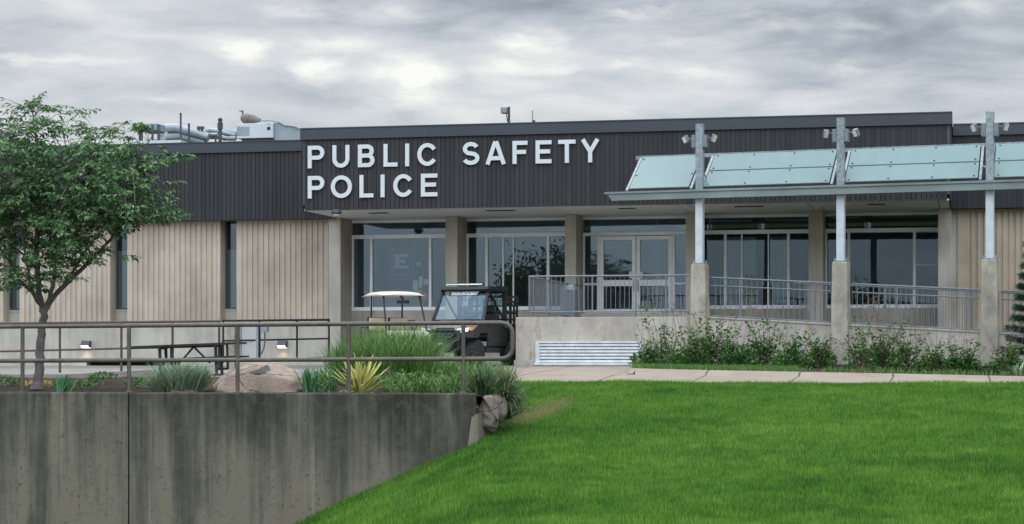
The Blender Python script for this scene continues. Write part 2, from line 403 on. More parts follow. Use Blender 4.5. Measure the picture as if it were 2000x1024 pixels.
# ================================================================ building
DF, DW, DL, DPAN, DCOL = 51.8, 55.9, 54.6, 54.9, 54.75
ROOF, SOF = 6.09, 3.88
XL, XR = X(590, DF), X(1857, DF)
SILL, TRANS = 1.34, 3.33
B = thing('office_building', ((XL+XR)/2, 56, -.45), 'long low concrete office building with dark board upper band and glazed entrance front', 'building')
def boards(x0, x1, y, z0, z1, name, parent):
    pitch = .1275; b = MB(); k0 = math.ceil(x0/pitch); k1 = math.floor(x1/pitch)
    for k in range(k0, k1): b.box(k*pitch+.007, (k+1)*pitch-.007, y, y+.04, z0, z1)
    return obj(name, b, M['siding'], parent)
core = MB()
core.box(XL+.02, XR-.02, DF+.03, 70, SOF+.15, ROOF-.06)                     # middle block upper storey
core.box(-46, XL+.02, DL+.03, 70, SOF-.04, ROOF-.06); core.box(XR-.02, 16, DL+.03, 70, SOF, ROOF-.06)
obj('upper_wall', core, M['darkgrey'], B)
boards(XL, XR, DF, SOF, 5.82, 'board_cladding', B)
boards(-46, XL-.02, DL, SOF-.02, 5.82, 'board_cladding', B)
boards(XR+.02, 16, DL, SOF-.02, 5.84, 'board_cladding', B)
for xs_ in (XL-.02, XR-.018):
    side = MB()
    for k in range(21): side.box(xs_, xs_+.038, DF+.045+k*.13, DF+.165+k*.13, SOF, 5.82)
    obj('board_cladding', side, M['siding'], B)
fl = MB()
for (x0, x1, y) in ((XL-.04, XR+.04, DF-.04), (-46, XL-.05, DL-.04), (XR+.05, 16, DL-.04)):
    fl.box(x0, x1, y, y+.09, 5.83, ROOF); fl.box(x0, x1, y-.025, y-.003, 5.80, 5.835); fl.box(x0, x1, y-.02, y+.3, ROOF+.002, ROOF+.03)
fl.box(XL-.04, XL+.03, DF+.055, 56, 5.83, ROOF); fl.box(XR-.03, XR+.04, DF+.055, 56, 5.83, ROOF)
obj('roof_edge_flashing', fl, M['flashing'], B)
rf = MB(); rf.box(-46, 16, DL+.3, 70, ROOF-.05, ROOF-.01); obj('roof', rf, M['darkgrey'], B)
# soffit panels with open joints
sb = MB(); edges = [XL+.03] + [X(p, DF) for p in (1075, 1321, 1341, 1575, 1597, 1833)] + [XR-.03]
sb_x = [XL+.03, X(845, DF)] + edges[1:]
for a, b in zip(sb_x[:-1], sb_x[1:]): sb.box(a+.012, b-.012, DF+.06, DW+.1, SOF+.0, SOF+.04)
sf = obj('soffit', sb, M['soffit'], B)
tb = MB(); tb.box(XL+.03, XR-.03, DF+.05, DW+.1, SOF+.07, SOF+.1); obj('soffit_void', tb, M['dark'], B)
for px, py, w in ((740, 416, .5), (978, 411, .8), (1225, 407, .45), (1463, 403, .75), (1712, 399, .45)):
    t = SOF*F/(HZ-py); x, y = W((px-1000)/F*t, t); v = MB()
    for i in range(4): v.box(x-w/2, x+w/2, y-.16+i*.08, y-.1+i*.08, SOF-.015, SOF-.003)
    obj('soffit_vent', v, M['darkgrey'], B)
sl = thing('soffit_light', tuple(P(657, 418, 54.0).xy) + (SOF,), 'round flush lamp under the soffit corner beside the corner pier', 'lamp')
m = MB(); m.lathe([(.12, 0), (.14, -.04), (.14, -.09), (.1, -.13)], wloc(sl)); obj('housing', m, M['darkgrey'], sl, smooth=True)
m = MB(); m.lathe([(.09, -.132), (.085, -.15), (.02, -.16)], wloc(sl)); obj('lens', m, M['white'], sl, smooth=True)
# columns
cols = [(641.5, 665), (870, 893), (1103, 1125), (1339, 1361), (1579, 1607), (1832, 1858)]
cx = []
for i, (a, b) in enumerate(cols):
    x0, x1 = X(a, DCOL), X(b, DCOL); cx.append((x0, x1)); c = MB()
    c.box(x0, x1, DCOL, DW+.15, -.6, SOF-.003, bev=.012); obj('column', c, M['concrete'], B)
# base wall under windows
bw = MB()
for (a, b) in zip(cx[:-1], cx[1:]):
    if b is cx[3]: bw.box(a[1], b[0], DW-.1, DW+.1, -.5, 1.12)
    else: bw.box(a[1], b[0], DW-.1, DW+.1, -.5, SILL-.1)
obj('base_wall', bw, M['concrete'], B)
# windows
def window(ci, mull, thin=(), low=None, hbars=(), gm='glass'):
    x0, x1 = cx[ci][1], cx[ci+1][0]; f = MB(); y0, y1 = DW-.06, DW+.05
    h = .055
    f.box(x0, x1, y0-.01, y1, SILL-.1, SILL); f.box(x0, x1, y0, y1, TRANS, TRANS+.11); f.box(x0, x1, y0+.02, y1, SOF-.09, SOF-.005)
    f.box(x0, x0+.05, y0+.015, y1-.003, SILL, TRANS); 
    for p in mull: xm = X(p, DW); f.box(xm-h/2-.01, xm+h/2+.01, y0+.003, y1-.003, SILL, TRANS)
    for p in thin: xm = X(p, DW); f.box(xm-.018, xm+.018, y0+.02, y1-.003, SILL, TRANS)
    for (pa, pb, z) in hbars: f.box(X(pa, DW), X(pb, DW), y0+.024, y1-.006, z-.012, z+.012)
    fr = obj('window_frame', f, M['frame'], B)
    g = MB(); g.box(x0, x1, DW, DW+.008, SILL, TRANS); g.box(x0, x1, DW, DW+.008, TRANS+.11, SOF-.09); obj('pane', g, M[gm], fr)
window(0, (726, 841)); window(1, (951, 1071), (983, 1003)); window(3, (1417, 1540), (1449, 1501), gm='glassdim'); window(4, (1658, 1786), gm='glassdim', hbars=((1789, 1829, 2.42),))
# entrance bay
x0, x1 = cx[2][1], cx[3][0]; f = MB(); y0, y1 = DW-.06, DW+.05
xa, xb, xm = X(1170.5, DW), X(1315, DW), X(1243, DW)
FL = 1.13
f.box(x0, x1, y0, y1, TRANS, TRANS+.09); f.box(x0, x1, y0+.02, y1, SOF-.09, SOF-.005)
f.box(xa-.05, xa+.02, y0+.003, y1-.003, FL, TRANS); f.box(xb-.02, xb+.05, y0+.003, y1-.003, FL, TRANS)
f.box(x0, x0+.04, y0+.01, y1-.003, FL, TRANS); f.box(x0, xa-.05, y0+.006, y1-.006, FL, FL+.1); f.box(xb+.05, x1, y0+.006, y1-.006, FL, FL+.1)
f.box(x0, xa-.05, y0+.006, y1-.006, 1.93, 1.99); f.box(xb+.05, x1, y0+.006, y1-.006, 1.93, 1.99)
fr = obj('entrance_frame', f, M['frame'], B)
g = MB(); g.box(x0, xa-.05, DW, DW+.008, FL, TRANS); g.box(xb+.05, x1, DW, DW+.008, FL, TRANS); g.box(x0, x1, DW, DW+.008, TRANS+.09, SOF-.09); obj('pane', g, M['glass'], fr)
for a, b, s in ((xa+.025, xm-.01, 1), (xm+.01, xb-.025, -1)):
    d = MB(); yd0, yd1 = y0-.01, y1-.02; s_w = .105
    d.box(a, a+s_w, yd0, yd1, FL+.01, TRANS-.02); d.box(b-s_w, b, yd0, yd1, FL+.01, TRANS-.02)
    d.box(a+s_w, b-s_w, yd0, yd1, TRANS-.13, TRANS-.02); d.box(a+s_w, b-s_w, yd0, yd1, FL+.01, FL+.12); d.box(a+s_w, b-s_w, yd0, yd1, 1.9, 2.07)
    dr = obj('door', d, M['white'], B)
    g = MB(); g.box(a+s_w, b-s_w, DW, DW+.008, FL+.12, 1.9); g.box(a+s_w, b-s_w, DW, DW+.008, 2.07, TRANS-.13); obj('pane', g, M['glass'], dr)
    hx = (b-.05) if s > 0 else (a+.05)
    q = MB(); q.tube([(hx, yd0, 1.75), (hx, yd0-.06, 1.76), (hx, yd0-.06, 2.04), (hx, yd0, 2.05)], .012); obj('handle', q, M['grey'], dr)
    q = MB(); px_ = hx - s*.09; q.box(px_-.05, px_+.05, yd0-.012, yd0-.002, 2.12, 2.3); obj('notice', q, M['paper'], dr)
# head panels above windows
hb = MB(); hb.box(XL+.1, XR-.1, DW+.06, DW+.12, SOF-.08, SOF+.1); obj('head_panel', hb, M['interior_dark'], B)
# ribbed panels left
def ribs(x0, x1, z0, z1, name, mat, right_margin=0., left_margin=.16, yb=0.):
    r = MB(); r.box(x0, x1, DPAN+.035, DPAN+.5, z0, z1)
    r.box(x0, x1, DPAN+.005, DPAN+.035, z1-.07, z1)
    if left_margin: r.box(x0, x0+left_margin, DPAN+.005, DPAN+.035, z0, z1-.07)
    if right_margin: r.box(x1-right_margin, x1, DPAN+.005, DPAN+.035, z0, z1-.07)
    x = x0+left_margin+.045
    while x+.12 < x1-right_margin+.02:
        w = .118
        r.prism([(x, DPAN+.034), (x+.012, DPAN), (x+w-.012, DPAN), (x+w, DPAN+.034)], lambda p: Vector((p[0], p[1], z0)), lambda p: Vector((p[0], p[1], z1-.07)))
        x += .165
    return obj(name, r, mat, B)
PB, PT = .93, 3.86
pans = [(X(462, DPAN), cx[0][0]-.01), (X(248.5, DPAN), X(430, DPAN))]
wid = pans[1][1]-pans[1][0]; per = pans[0][0]-pans[1][0]
pans += [(X(38, DPAN), X(215, DPAN)), (pans[1][0]-2*per+.2, X(6, DPAN)), (pans[1][0]-3*per, pans[1][0]-3*per+wid), (pans[1][0]-4*per, pans[1][0]-4*per+wid), (pans[1][0]-5*per, pans[1][0]-5*per+wid)]
gaps = MB(); wins = []
for i, (a, b) in enumerate(pans):
    ribs(a, b, PB, PT, 'ribbed_panel', M['rib'], right_margin=.1 if i != 0 else .02)
lb = MB()
left_end = pans[-1][0]
lb.box(left_end-2, X(168, DPAN), DPAN+.02, DPAN+.48, -.8, PB-.002); lb.box(X(168, DPAN), X(352, DPAN), DPAN+.02, DPAN+.48, -.24, PB-.002); lb.box(X(352, DPAN), cx[0][0]-.01, DPAN+.02, DPAN+.48, -.8, PB-.002)
obj('base_wall', lb, M['concrete'], B)
vt = MB(); vt.box(X(168, DPAN)-.2, X(352, DPAN)+.2, DPAN+.35, DPAN+.47, -.8, -.242); obj('basement_opening', vt, M['dark'], B)
for i in range(len(pans)-1):
    a, b = pans[i+1][1], pans[i][0]
    w_ = MB(); yw = DPAN+.42
    w_.box(a, b, yw-.03, DPAN+.49, PB, 1.24); w_.box(a, b, yw-.05, DPAN+.49, 1.24, 1.29)
    obj('window_sill', w_, M['concrete'], B)
    fr = MB(); fr.box(a+.002, a+.05, yw, yw+.06, 1.29, SOF-.04); fr.box(b-.05, b-.002, yw, yw+.06, 1.29, SOF-.04); fr.box(a+.05, b-.05, yw, yw+.06, 1.29, 1.34)
    fo = obj('window_frame', fr, M['darkgrey'], B)
    g = MB(); g.box(a+.05, b-.05, yw+.02, yw+.03, 1.34, SOF-.04); obj('pane', g, M['glassdark'], fo)
    if i == 0:
        bl = MB(); bl.box(b-.16, b-.06, yw+.005, yw+.017, 2.05, SOF-.1); obj('blind', bl, M['paper'], fo)
# right ribbed wall
ribs(XR+.02+.15, 16, .28, PT, 'ribbed_panel', M['ribtan'], left_margin=.3)
rb = MB(); rb.box(XR, 16, DPAN+.02, DPAN+.48, -.8, .278); rb.box(XR-.1, XR+.17, DPAN+.05, DPAN+.48, .28, PT); obj('base_wall', rb, M['concrete'], B)
# interior shell
it = MB(); it.box(XL+.2, XR-.2, 62.0, 62.1, FL, SOF); it.box(XL+.1, XL+.2, DW+.4, 62, FL, SOF); it.box(XR-.2, XR-.1, DW+.4, 62, FL, SOF)
for p in (920, 1290, 1600): x = X(p, 58); it.box(x-.06, x+.06, 57.4, 62, FL, SOF-.01)
obj('interior_wall', it, M['interior'], B)
it = MB(); it.box(XL+.1, XR-.1, DW+.12, 62.1, FL-.1, FL-.002); obj('interior_floor', it, M['interior_dark'], B)
it = MB(); it.box(XL+.1, XR-.1, DW+.13, 62.1, SOF+.11, SOF+.15); obj('interior_ceiling', it, M['interior'], B)
# things inside the windows
def inbox(name, px0, px1, py0, py1, D, mat, label, cat, depth=.3, group=None):
    m = MB(); m.box(X(px0, D), X(px1, D), D, D+depth, Z(px0, py1, D), Z(px0, py0, D), bev=min(.01, depth*.2)); return tag(obj(name, m, mat), label, cat, group)
ps = inbox('wall_poster', 757, 812, 482, 566, 57.3, M['navy'], 'dark blue poster with a pale letter E seen through the first entrance window', 'poster', .03)
def stroke(mb, a, b, w, y, off, th, sq=False):
    a = Vector((a[0], a[1])); b = Vector((b[0], b[1])); d = (b-a).normalized(); n = Vector((-d.y, d.x))*w/2
    q = [a-n, b-n, b+n, a+n]
    mb.prism(q, lambda p: Vector((p[0], y-off, p[1])), lambda p: Vector((p[0], y+th, p[1])))
D = 57.28; m = MB(); ex0, ex1 = X(770, D), X(798, D); ez0, ez1 = Z(780, 525, D), Z(780, 496, D); sw = .12
m.box(ex0+.04, ex0+.04+sw, D-.01, D+.01, ez0, ez1)
for z in (ez0, (ez0+ez1)/2-sw*.4, ez1-sw*.8): m.box(ex0+.04+sw, ex1-(.1 if 0 < z-ez0 < .2 else 0), D-.009, D+.01, z, z+sw*.8)
m.box(ex0-.02, ex0+.04, D-.009, D+.01, ez0, ez0+.1); m.box(ex0-.02, ex0+.04, D-.009, D+.01, ez1-.1, ez1)
obj('letter_e', m, M['posterpale'], ps)
m = MB(); m.box(ex0-.02, ex1+.02, D-.008, D+.01, ez0-.22, ez0-.17); m.box(ex0+.05, ex1-.05, D-.008, D+.01, ez0-.32, ez0-.28); obj('caption_line', m, M['interior'], ps)
dk = thing('reception_desk', (X(770, 57), 57.2, FL), 'brown reception desk standing behind the first entrance window', 'desk')
m = MB(); m.box(X(700, 57.2), X(836, 57.2), 57.0, 57.7, FL+.72, FL+.76); obj('desk_top', m, M['wood'], dk)
m = MB(); m.box(X(705, 57.2), X(832, 57.2), 57.05, 57.09, FL+.1, FL+.719); obj('front_panel', m, M['interior'], dk)
for q in (706, 830):
    m = MB(); m.box(X(q, 57.2)-.03, X(q, 57.2)+.03, 57.1, 57.65, FL, FL+.718); obj('leg', m, M['darkgrey'], dk)
inbox('paper_tray', 806, 816, 548, 567, 56.9, M['paper'], 'white paper tray left of the stacked papers inside the first window', 'tray')
inbox('paper_stack', 818, 824, 540, 562, 56.7, M['paper'], 'narrow upright stack of white paper inside the first window', 'papers')
inbox('wall_notice', 809, 822, 512, 520, 57.4, M['paper'], 'small white notice hung right of the E poster', 'notice', .02)
inbox('lime_folder', 810, 823, 566, 576, 56.5, M['lime'], 'lime green folder box lying behind the first window', 'folder')
inbox('red_cushion', 822, 836, 572, 590, 56.5, M['red'], 'red cushion near the sill at the right of the first window', 'cushion')
inbox('letter_rack', 826, 836, 545, 556, 56.8, M['paper'], 'pale letter rack beside the right mullion of the first window', 'rack')
inbox('red_sign', 1452, 1465, 520, 534, 57.5, M['red'], 'small red sign hanging inside the fourth window bay', 'sign', .03)
fp = thing('flower_pot', (X(1468, 56.6), 56.6, SILL), 'yellow flower pot with a dark bushy plant inside the fourth window bay', 'plant')
c = wloc(fp); zc = Z(1468, 590, 56.6)
m = MB(); m.lathe([(.15, zc-c.z), (.19, zc-c.z+.3), (.2, zc-c.z+.3)], c, n=14); obj('pot', m, M['yellow'], fp)
m = MB()
for i in range(60):
    a = random.uniform(0, 2*PI); r = random.uniform(.02, .3); z = zc+.3+random.uniform(0, .38)
    p = Vector((c.x+math.cos(a)*r, c.y+math.sin(a)*r*.6, z)); m.add([p, p+Vector((.05, 0, .05)), p+Vector((.01, .02, .13)), p+Vector((-.05, 0, .06))], [(0,1,2,3)])
m.c = [random.random() for _ in m.v]; obj('foliage', m, M['shrubleaf'], fp)
ch = inbox('wall_tablet', 1763, 1772, 542, 552, 57.6, M['black'], 'small black thermostat on the wall behind the fifth window bay', 'thermostat', .02)
for a_, b_, lab_ in ((1419, 1477, 'wider pale panel standing in for a bright window beyond the fourth window bay'), (1504, 1537, 'narrow pale panel standing in for a bright window beyond the fourth window bay')):  # pale panels added in place of the brightness seen through windows beyond
    c_ = MB(); D = 56.9; x_ = X(a_, D); xe_ = X(b_, D); nn_ = 24; vs_ = []
    for i in range(nn_+1):
        xx = x_+(xe_-x_)*i/nn_; yy = D+.03*math.sin(i*1.6); vs_ += [(xx, yy, SILL+.02), (xx, yy, 3.3)]
    c_.add(vs_, [(2*i, 2*i+2, 2*i+3, 2*i+1) for i in range(nn_)]); tag(obj('window_standin', c_, M['window_standin']), lab_, 'window_standin')
# tube lights seen through upper windows of the two right bays
for (a, b, py) in ((1380, 1472, 427), (1490, 1580, 426), (1618, 1683, 421), (1702, 1830, 419)):
    m = MB(); D = 57.2; m.box(X(a, D), X(b, D), D, D+.12, Z(a, py, D), Z(a, py, D)+.06); m.box(X(a, D)+.05, X(b, D)-.05, D+.02, D+.1, Z(a, py, D)-.09, Z(a, py, D)-.05)
    m.box(X(a, D)+.1, X(a, D)+.14, D+.03, D+.09, Z(a, py, D)-.05, Z(a, py, D)); m.box(X(b, D)-.14, X(b, D)-.1, D+.03, D+.09, Z(a, py, D)-.05, Z(a, py, D))
    m.box(X(a, D)+.4, X(a, D)+.42, D+.04, D+.06, Z(a, py, D)+.06, SOF+.11)
    tag(obj('ceiling_light', m, M['white']), 'long slim ceiling light inside the upper panes of the two right window bays', 'light', 'ceiling lights behind the upper panes')
# ================================================================ sign
SG = thing('building_sign', (X(880, DF), DF-.1, 4.2), 'large pale letters PUBLIC SAFETY POLICE mounted on the dark boards', 'sign')
SY = DF-.075
def arcpts(cx_, cz, rx, rz, a0, a1, n=18):
    return [(cx_+rx*math.cos(math.radians(a0+(a1-a0)*i/n)), cz+rz*math.sin(math.radians(a0+(a1-a0)*i/n))) for i in range(n+1)]
def ribbon(mb, pts, w, off, closed=False):
    n = len(pts); L = []; R = []
    for i, p in enumerate(pts):
        a = pts[(i-1) % n] if (closed or i) else p; b = pts[(i+1) % n] if (closed or i < n-1) else p
        d = Vector((b[0]-a[0], b[1]-a[1])).normalized(); nn = Vector((-d.y, d.x))
        s = 1.
        if (closed or 0 < i < n-1):
            d1 = Vector((p[0]-a[0], p[1]-a[1])).normalized(); s = 1/max(.5, abs(d1.dot(d)))
        L.append((p[0]+nn.x*w/2*s, p[1]+nn.y*w/2*s)); R.append((p[0]-nn.x*w/2*s, p[1]-nn.y*w/2*s))
    vs = []; 
    for q in range(n):
        for (pp) in (L[q], R[q]): vs.append(Vector((pp[0], SY-off, pp[1]))); vs.append(Vector((pp[0], SY+.05, pp[1])))
    fs = []
    for q in range(n if closed else n-1):
        a = 4*q; b = 4*((q+1) % n)
        fs += [(a, a+2, b+2, b), (a+1, b+1, b+3, a+3), (a, b, b+1, a+1), (a+2, a+3, b+3, b+2)]
    if not closed: fs += [(0, 1, 3, 2), (4*(n-1), 4*(n-1)+2, 4*(n-1)+3, 4*(n-1)+1)]
    mb.add(vs, fs)
def letter(ch, px0, px1, z0, z1):
    x0, x1 = X(px0, SY), X(px1, SY); w = .108; h = z1-z0; wd = x1-x0; xl, xr, zb, zt = x0+w/2, x1-w/2, z0+w/2, z1-w/2; zm = (z0+z1)/2
    m = MB(); L = lambda pts, o=0., c=False: ribbon(m, pts, w, o, c)
    if ch == 'P': r = (zt-zm+w*.2)/2; L([(xl, z0), (xl, z1)], .002); L([(xl, zt), (xr-r, zt)] + arcpts(xr-r, zt-r, r, r, 85, -85) + [(xr-r, zt-2*r), (xl, zt-2*r)])
    if ch == 'B':
        r = (zt-zm-w*.05)/2; r2 = (zm+w*.05-zb)/2
        L([(xl, z0), (xl, z1)], .004); L([(xl, zt), (xr-r-.02, zt)] + arcpts(xr-r-.02, zt-r, r, r, 85, -85) + [(xr-r-.02, zt-2*r), (xl, zt-2*r)])
        L([(xl, zt-2*r), (xr-r2, zt-2*r)] + arcpts(xr-r2, (zt-2*r+zb)/2, r2, (zt-2*r-zb)/2, 85, -85) + [(xr-r2, zb), (xl, zb)], .002)
    if ch == 'U': r = (xr-xl)/2; L([(xl, z1)] + arcpts((xl+xr)/2, zb+r, r, r, 180, 360) + [(xr, z1)])
    if ch == 'L': L([(xl, z0), (xl, z1)], .002); L([(xl, zb), (x1, zb)])
    if ch == 'I': L([((x0+x1)/2, z0), ((x0+x1)/2, z1)])
    if ch == 'C': L(arcpts((xl+xr)/2, zm, (xr-xl)/2, (zt-zb)/2, 32, 328, 32))
    if ch == 'O': L(arcpts((xl+xr)/2, zm, (xr-xl)/2, (zt-zb)/2, 0, 348.75, 31), 0, True)
    if ch == 'S':
        r = (zt-zb)/4; a = (xr-xl)/2; c = (xl+xr)/2
        L(arcpts(c, zt-r, a*.93, r, 20, 180, 14) + arcpts(c, zt-r, a*.93, r, 195, 262, 6) + arcpts(c, zb+r, a, r, 82, 15, 6) + arcpts(c, zb+r, a, r, 0, -160, 14))
    if ch == 'A':
        q = .055; c = (x0+x1)/2; L([(x0+q, z0), (c-.01, z1)], .002); L([(x1-q, z0), (c+.01, z1)], .004); L([(x0+wd*.25, z0+h*.27), (x1-wd*.25, z0+h*.27)])
    if ch in 'FE': L([(xl, z0), (xl, z1)], .002); L([(xl, zt), (x1, zt)]); L([(xl, zm+.01), (x1-.04, zm+.01)])
    if ch == 'E': L([(xl, zb), (x1, zb)])
    if ch == 'T': L([(x0, zt), (x1, zt)], .002); c = (x0+x1)/2; L([(c, z0), (c, zt)])
    if ch == 'Y': c = (x0+x1)/2; q = .055; L([(x0+q, z1), (c, zm-.02)], .002); L([(x1-q, z1), (c, zm-.02)], .004); L([(c, z0), (c, zm+.03)])
    obj('letter_'+ch.lower(), m, M['letter'], SG)
for ch, a, b in (('P',601,633),('U',649,682),('B',699,731),('L',749,776),('I',791,799),('C',815,854),('S',903,936),('A',948,988),('F',1001,1030),('E',1046,1077),('T',1090,1124),('Y',1134,1171)):
    letter(ch, a, b, 5.02, 5.63)
for ch, a, b in (('P',601,633),('O',646,687),('L',702,729),('I',743,751),('C',768,807),('E',822,854)): letter(ch, a, b, 4.2, 4.81)
# ================================================================ wall lamps
def wall_lamp(px, label):
    x = X(px, DPAN); z = Z(px, 679, DPAN); y = DPAN+.02
    t = thing('wall_lamp', (x, y, z), label, 'lamp', 'lit wall lamps on the base wall')
    m = MB(); m.prism([(0, 0), (-.16, .0), (-.2, .06), (-.12, .2), (0, .2)], lambda p: Vector((x-.13, y+p[0], z+p[1])), lambda p: Vector((x+.13, y+p[0], z+p[1]))); obj('housing', m, M['darkgrey'], t)
    m = MB(); m.prism([(-.205, .055), (-.165, -.006), (-.02, -.02), (-.02, -.004), (-.16, .003), (-.2, .058)], lambda p: Vector((x-.12, y+p[0], z+p[1])), lambda p: Vector((x+.12, y+p[0], z+p[1]))); obj('lens', m, M['lamp'], t)
    l = bpy.data.lights.new('wall_lamp_glow', 'SPOT'); l.energy = 5; l.color = (1, .82, .58); l.spot_size = math.radians(120); l.spot_blend = .8; l.shadow_soft_size = .08
    lo = bpy.data.objects.new('wall_lamp_glow', l); COL.objects.link(lo); lo.parent = t; lo.location = (0, -.12, -.05)
wall_lamp(170, 'small lit wall lamp on the concrete base behind the tree trunk')
wall_lamp(553, 'small lit wall lamp beside the mesh gate, above the pink boulder')
# ================================================================ rooftop
def rp(px, py, D=59.): return Vector((X(px, D), D, Z(px, py, D)))
h = thing('rooftop_air_unit', tuple(rp(500, 276)), 'pale boxy rooftop air unit at the end of the pipe runs', 'air unit')
a, b = rp(462, 271), rp(533, 240); m = MB(); m.box(a.x, b.x, 59, 60.6, a.z, b.z, bev=.02); obj('housing', m, M['hvac'], h)
m = MB(); m.box(a.x+.02, a.x+.42, 58.985, 59.0, a.z+.1, b.z-.1); obj('side_door', m, M['duct'], h)
m = MB(); m.box(rp(522, 0).x, rp(528, 0).x, 58.985, 59, rp(522, 254).z, rp(522, 248).z); m.box(rp(523, 0).x, rp(529, 0).x, 58.985, 59, rp(522, 242).z, rp(522, 240.8).z-.02); obj('control_box', m, M['black'], h)
m = MB(); m.box(rp(470, 0).x, rp(533, 0).x, 59.1, 60.5, ROOF-.02, a.z-.003); obj('base_frame', m, M['darkgrey'], h)
m = MB(); prof = [(534, 240.5), (548, 240.5), (557, 246), (575, 248), (585, 252), (585, 276), (545, 276), (534, 272)]
m.prism(prof, lambda p: rp(p[0], p[1], 59.1), lambda p: rp(p[0], p[1], 59.1)+Vector((0, 1.1, 0))); obj('duct_hood', m, M['duct'], h)
m = MB(); q = [(511, 236), (530, 236), (546, 239.5), (556, 245), (575, 247.5), (586, 252)]; m.tube([rp(*p, 59.05) for p in q], .02); obj('cable', m, M['grey'], h)
t = thing('roof_exhaust_duct', tuple(rp(490, 240)), 'brown tapering exhaust duct lying on top of the pale air unit', 'duct')
m = MB(); p0, p1 = rp(479, 231, 59.6), rp(509, 235, 59.6); m.tube([p0+Vector((-.12, 0, .02)), p0, p0.lerp(p1, .6), p1], [.1, .17, .13, .05], 14); m.tube([p0+Vector((-.1, 0, -.03)), p0+Vector((0, 0, -.1)), p1+Vector((-.1, 0, -.02))], [.06, .12, .05], 10); obj('duct_body', m, M['rustduct'], t, smooth=True)
m = MB(); m.tube([rp(474, 228, 59.6), rp(474, 216, 59.6)], .025); m.tube([rp(468, 217, 59.6), rp(474.5, 218, 59.6)], .02); obj('valve', m, M['darkgrey'], t)
pipes = [([(325, 250), (345, 250), (400, 266), (408, 268)], .13), ([(322, 273), (328, 266), (352, 265), (375, 272), (402, 279)], .15), ([(370, 268), (400, 263), (425, 263)], .055), ([(382, 270), (410, 268), (428, 268), (445, 271), (460, 271)], .07), ([(405, 267), (405, 257), (410, 255), (430, 257), (460, 266)], .09), ([(430, 252), (462, 260)], .055), ([(436, 270), (462, 268)], .09)]
for i, (pts, r) in enumerate(pipes):
    m = MB(); m.tube([rp(p[0], p[1], 59.+.15*i) for p in pts], r, 12)
    lab = ['fat silver roof duct sloping down from the leftmost hood', 'thick grey roof duct bending up over the parapet', 'thin silver pipe rising to the middle of the roof', 'low silver pipe reaching the air unit', 'elbowed silver duct sloping down into the air unit', 'thin straight dark pipe meeting the air unit high up', 'short fat pipe stub under the elbowed duct'][i]
    tag(obj('roof_pipe', m, M['duct'], smooth=True), lab, 'pipe', 'insulated pipes on the roof')
for (px, y0_, y1_, r, lab) in ((353, 222, 279, .03, 'tall thin dark vent rod on the roof'), (369, 241, 279, .035, 'shorter dark vent rod among the roof ducts'), (430, 231, 281, .055, 'dark standpipe with a knobbed cap left of the air unit'), (421, 268, 281, .03, 'low stub support under the silver roof pipes')):
    t = thing('vent_pipe', tuple(rp(px, y1_, 58.6)), lab, 'vent pipe'); m = MB(); a, b = rp(px, y1_, 58.6), rp(px, y0_, 58.6); m.tube([a, b], r); 
    if px == 430: m.tube([rp(px, 253, 58.6), rp(px, 240, 58.6)], .085); m.tube([rp(px, 238, 58.6), rp(px, 233, 58.6)], [.06, .075])
    obj('pipe_body', m, M['darkgrey'], t)
    if px == 353: m = MB(); m.tube([b, b+Vector((0, 0, .02))], r*1.1); obj('cap', m, M['black'], t)
t = thing('valve_stand', tuple(rp(391, 270)), 'small dark two handled valve stand above the roof ducts', 'valve')
m = MB(); m.tube([rp(388, 266), rp(388, 250)], .04); m.tube([rp(394.5, 266), rp(394.5, 250)], .04); m.bar(rp(385.5, 250), rp(398, 250), .09); obj('valve_body', m, M['darkgrey'], t)
t = thing('rooftop_tank', tuple(rp(300, 285)), 'green metal tank rack on legs partly behind the tree crown', 'tank')
m = MB(); a, b = rp(270, 256), rp(307, 241); m.box(a.x, b.x, 59, 60, a.z, b.z, bev=.03); obj('tank', m, M['green_metal'], t)
for px in (273, 277, 298, 310): m = MB(); m.tube([rp(px, 282), rp(px, 244)], .035); obj('leg', m, M['darkgrey'], t)
m = MB(); a, b = rp(297, 283), rp(322, 258, 59); m.box(a.x, b.x, 59.4, 60.4, ROOF, b.z); obj('cabinet', m, M['hvac'], t)
m = MB(); a, b = rp(278, 280), rp(296, 270, 59); m.box(a.x, b.x, 59.2, 59.6, a.z, b.z); obj('side_box', m, M['paper'], t)
for k, (a, b, z0, z1, lab) in enumerate(((272, 372, 286, 280, 'pale curb strip along the left roof edge'),)):
    m = MB(); p, q = rp(a, 281), rp(b, 279); m.box(p.x, q.x, 58.2, 58.9, ROOF, p.z); tag(obj('roof_curb', m, M['hvac']), lab, 'curb')
t = thing('roof_loudspeaker', tuple(rp(994, 246, 53.)), 'boxy grey loudspeaker on a thin pole at the roof edge', 'loudspeaker')
m = MB(); m.tube([rp(994, 246, 53.), rp(994, 209, 53.)], .035); obj('pole', m, M['darkgrey'], t)
m = MB(); a, b = rp(979, 222, 53.), rp(991, 210, 53.); m.box(a.x, b.x, 52.9, 53.15, a.z, b.z, bev=.02); m.bar(rp(990, 216, 53.), rp(994, 216, 53.), .04); obj('speaker_box', m, M['grey'], t)
m = MB(); m.tube([rp(989, 222, 53.), rp(991, 236, 53.), rp(993, 241, 53.)], .012); obj('cable', m, M['black'], t)
t = thing('roof_antenna', tuple(rp(1041, 243, 53.)), 'thin whip antenna with a small base box on the roof edge', 'antenna')
m = MB(); m.tube([rp(1040, 244, 53.), rp(1040, 216, 53.)], .015); obj('rod', m, M['grey'], t)
m = MB(); a, b = rp(1040.5, 244, 53.), rp(1045, 235, 53.); m.box(a.x, b.x, 52.95, 53.05, a.z, b.z); obj('base_box', m, M['darkgrey'], t)
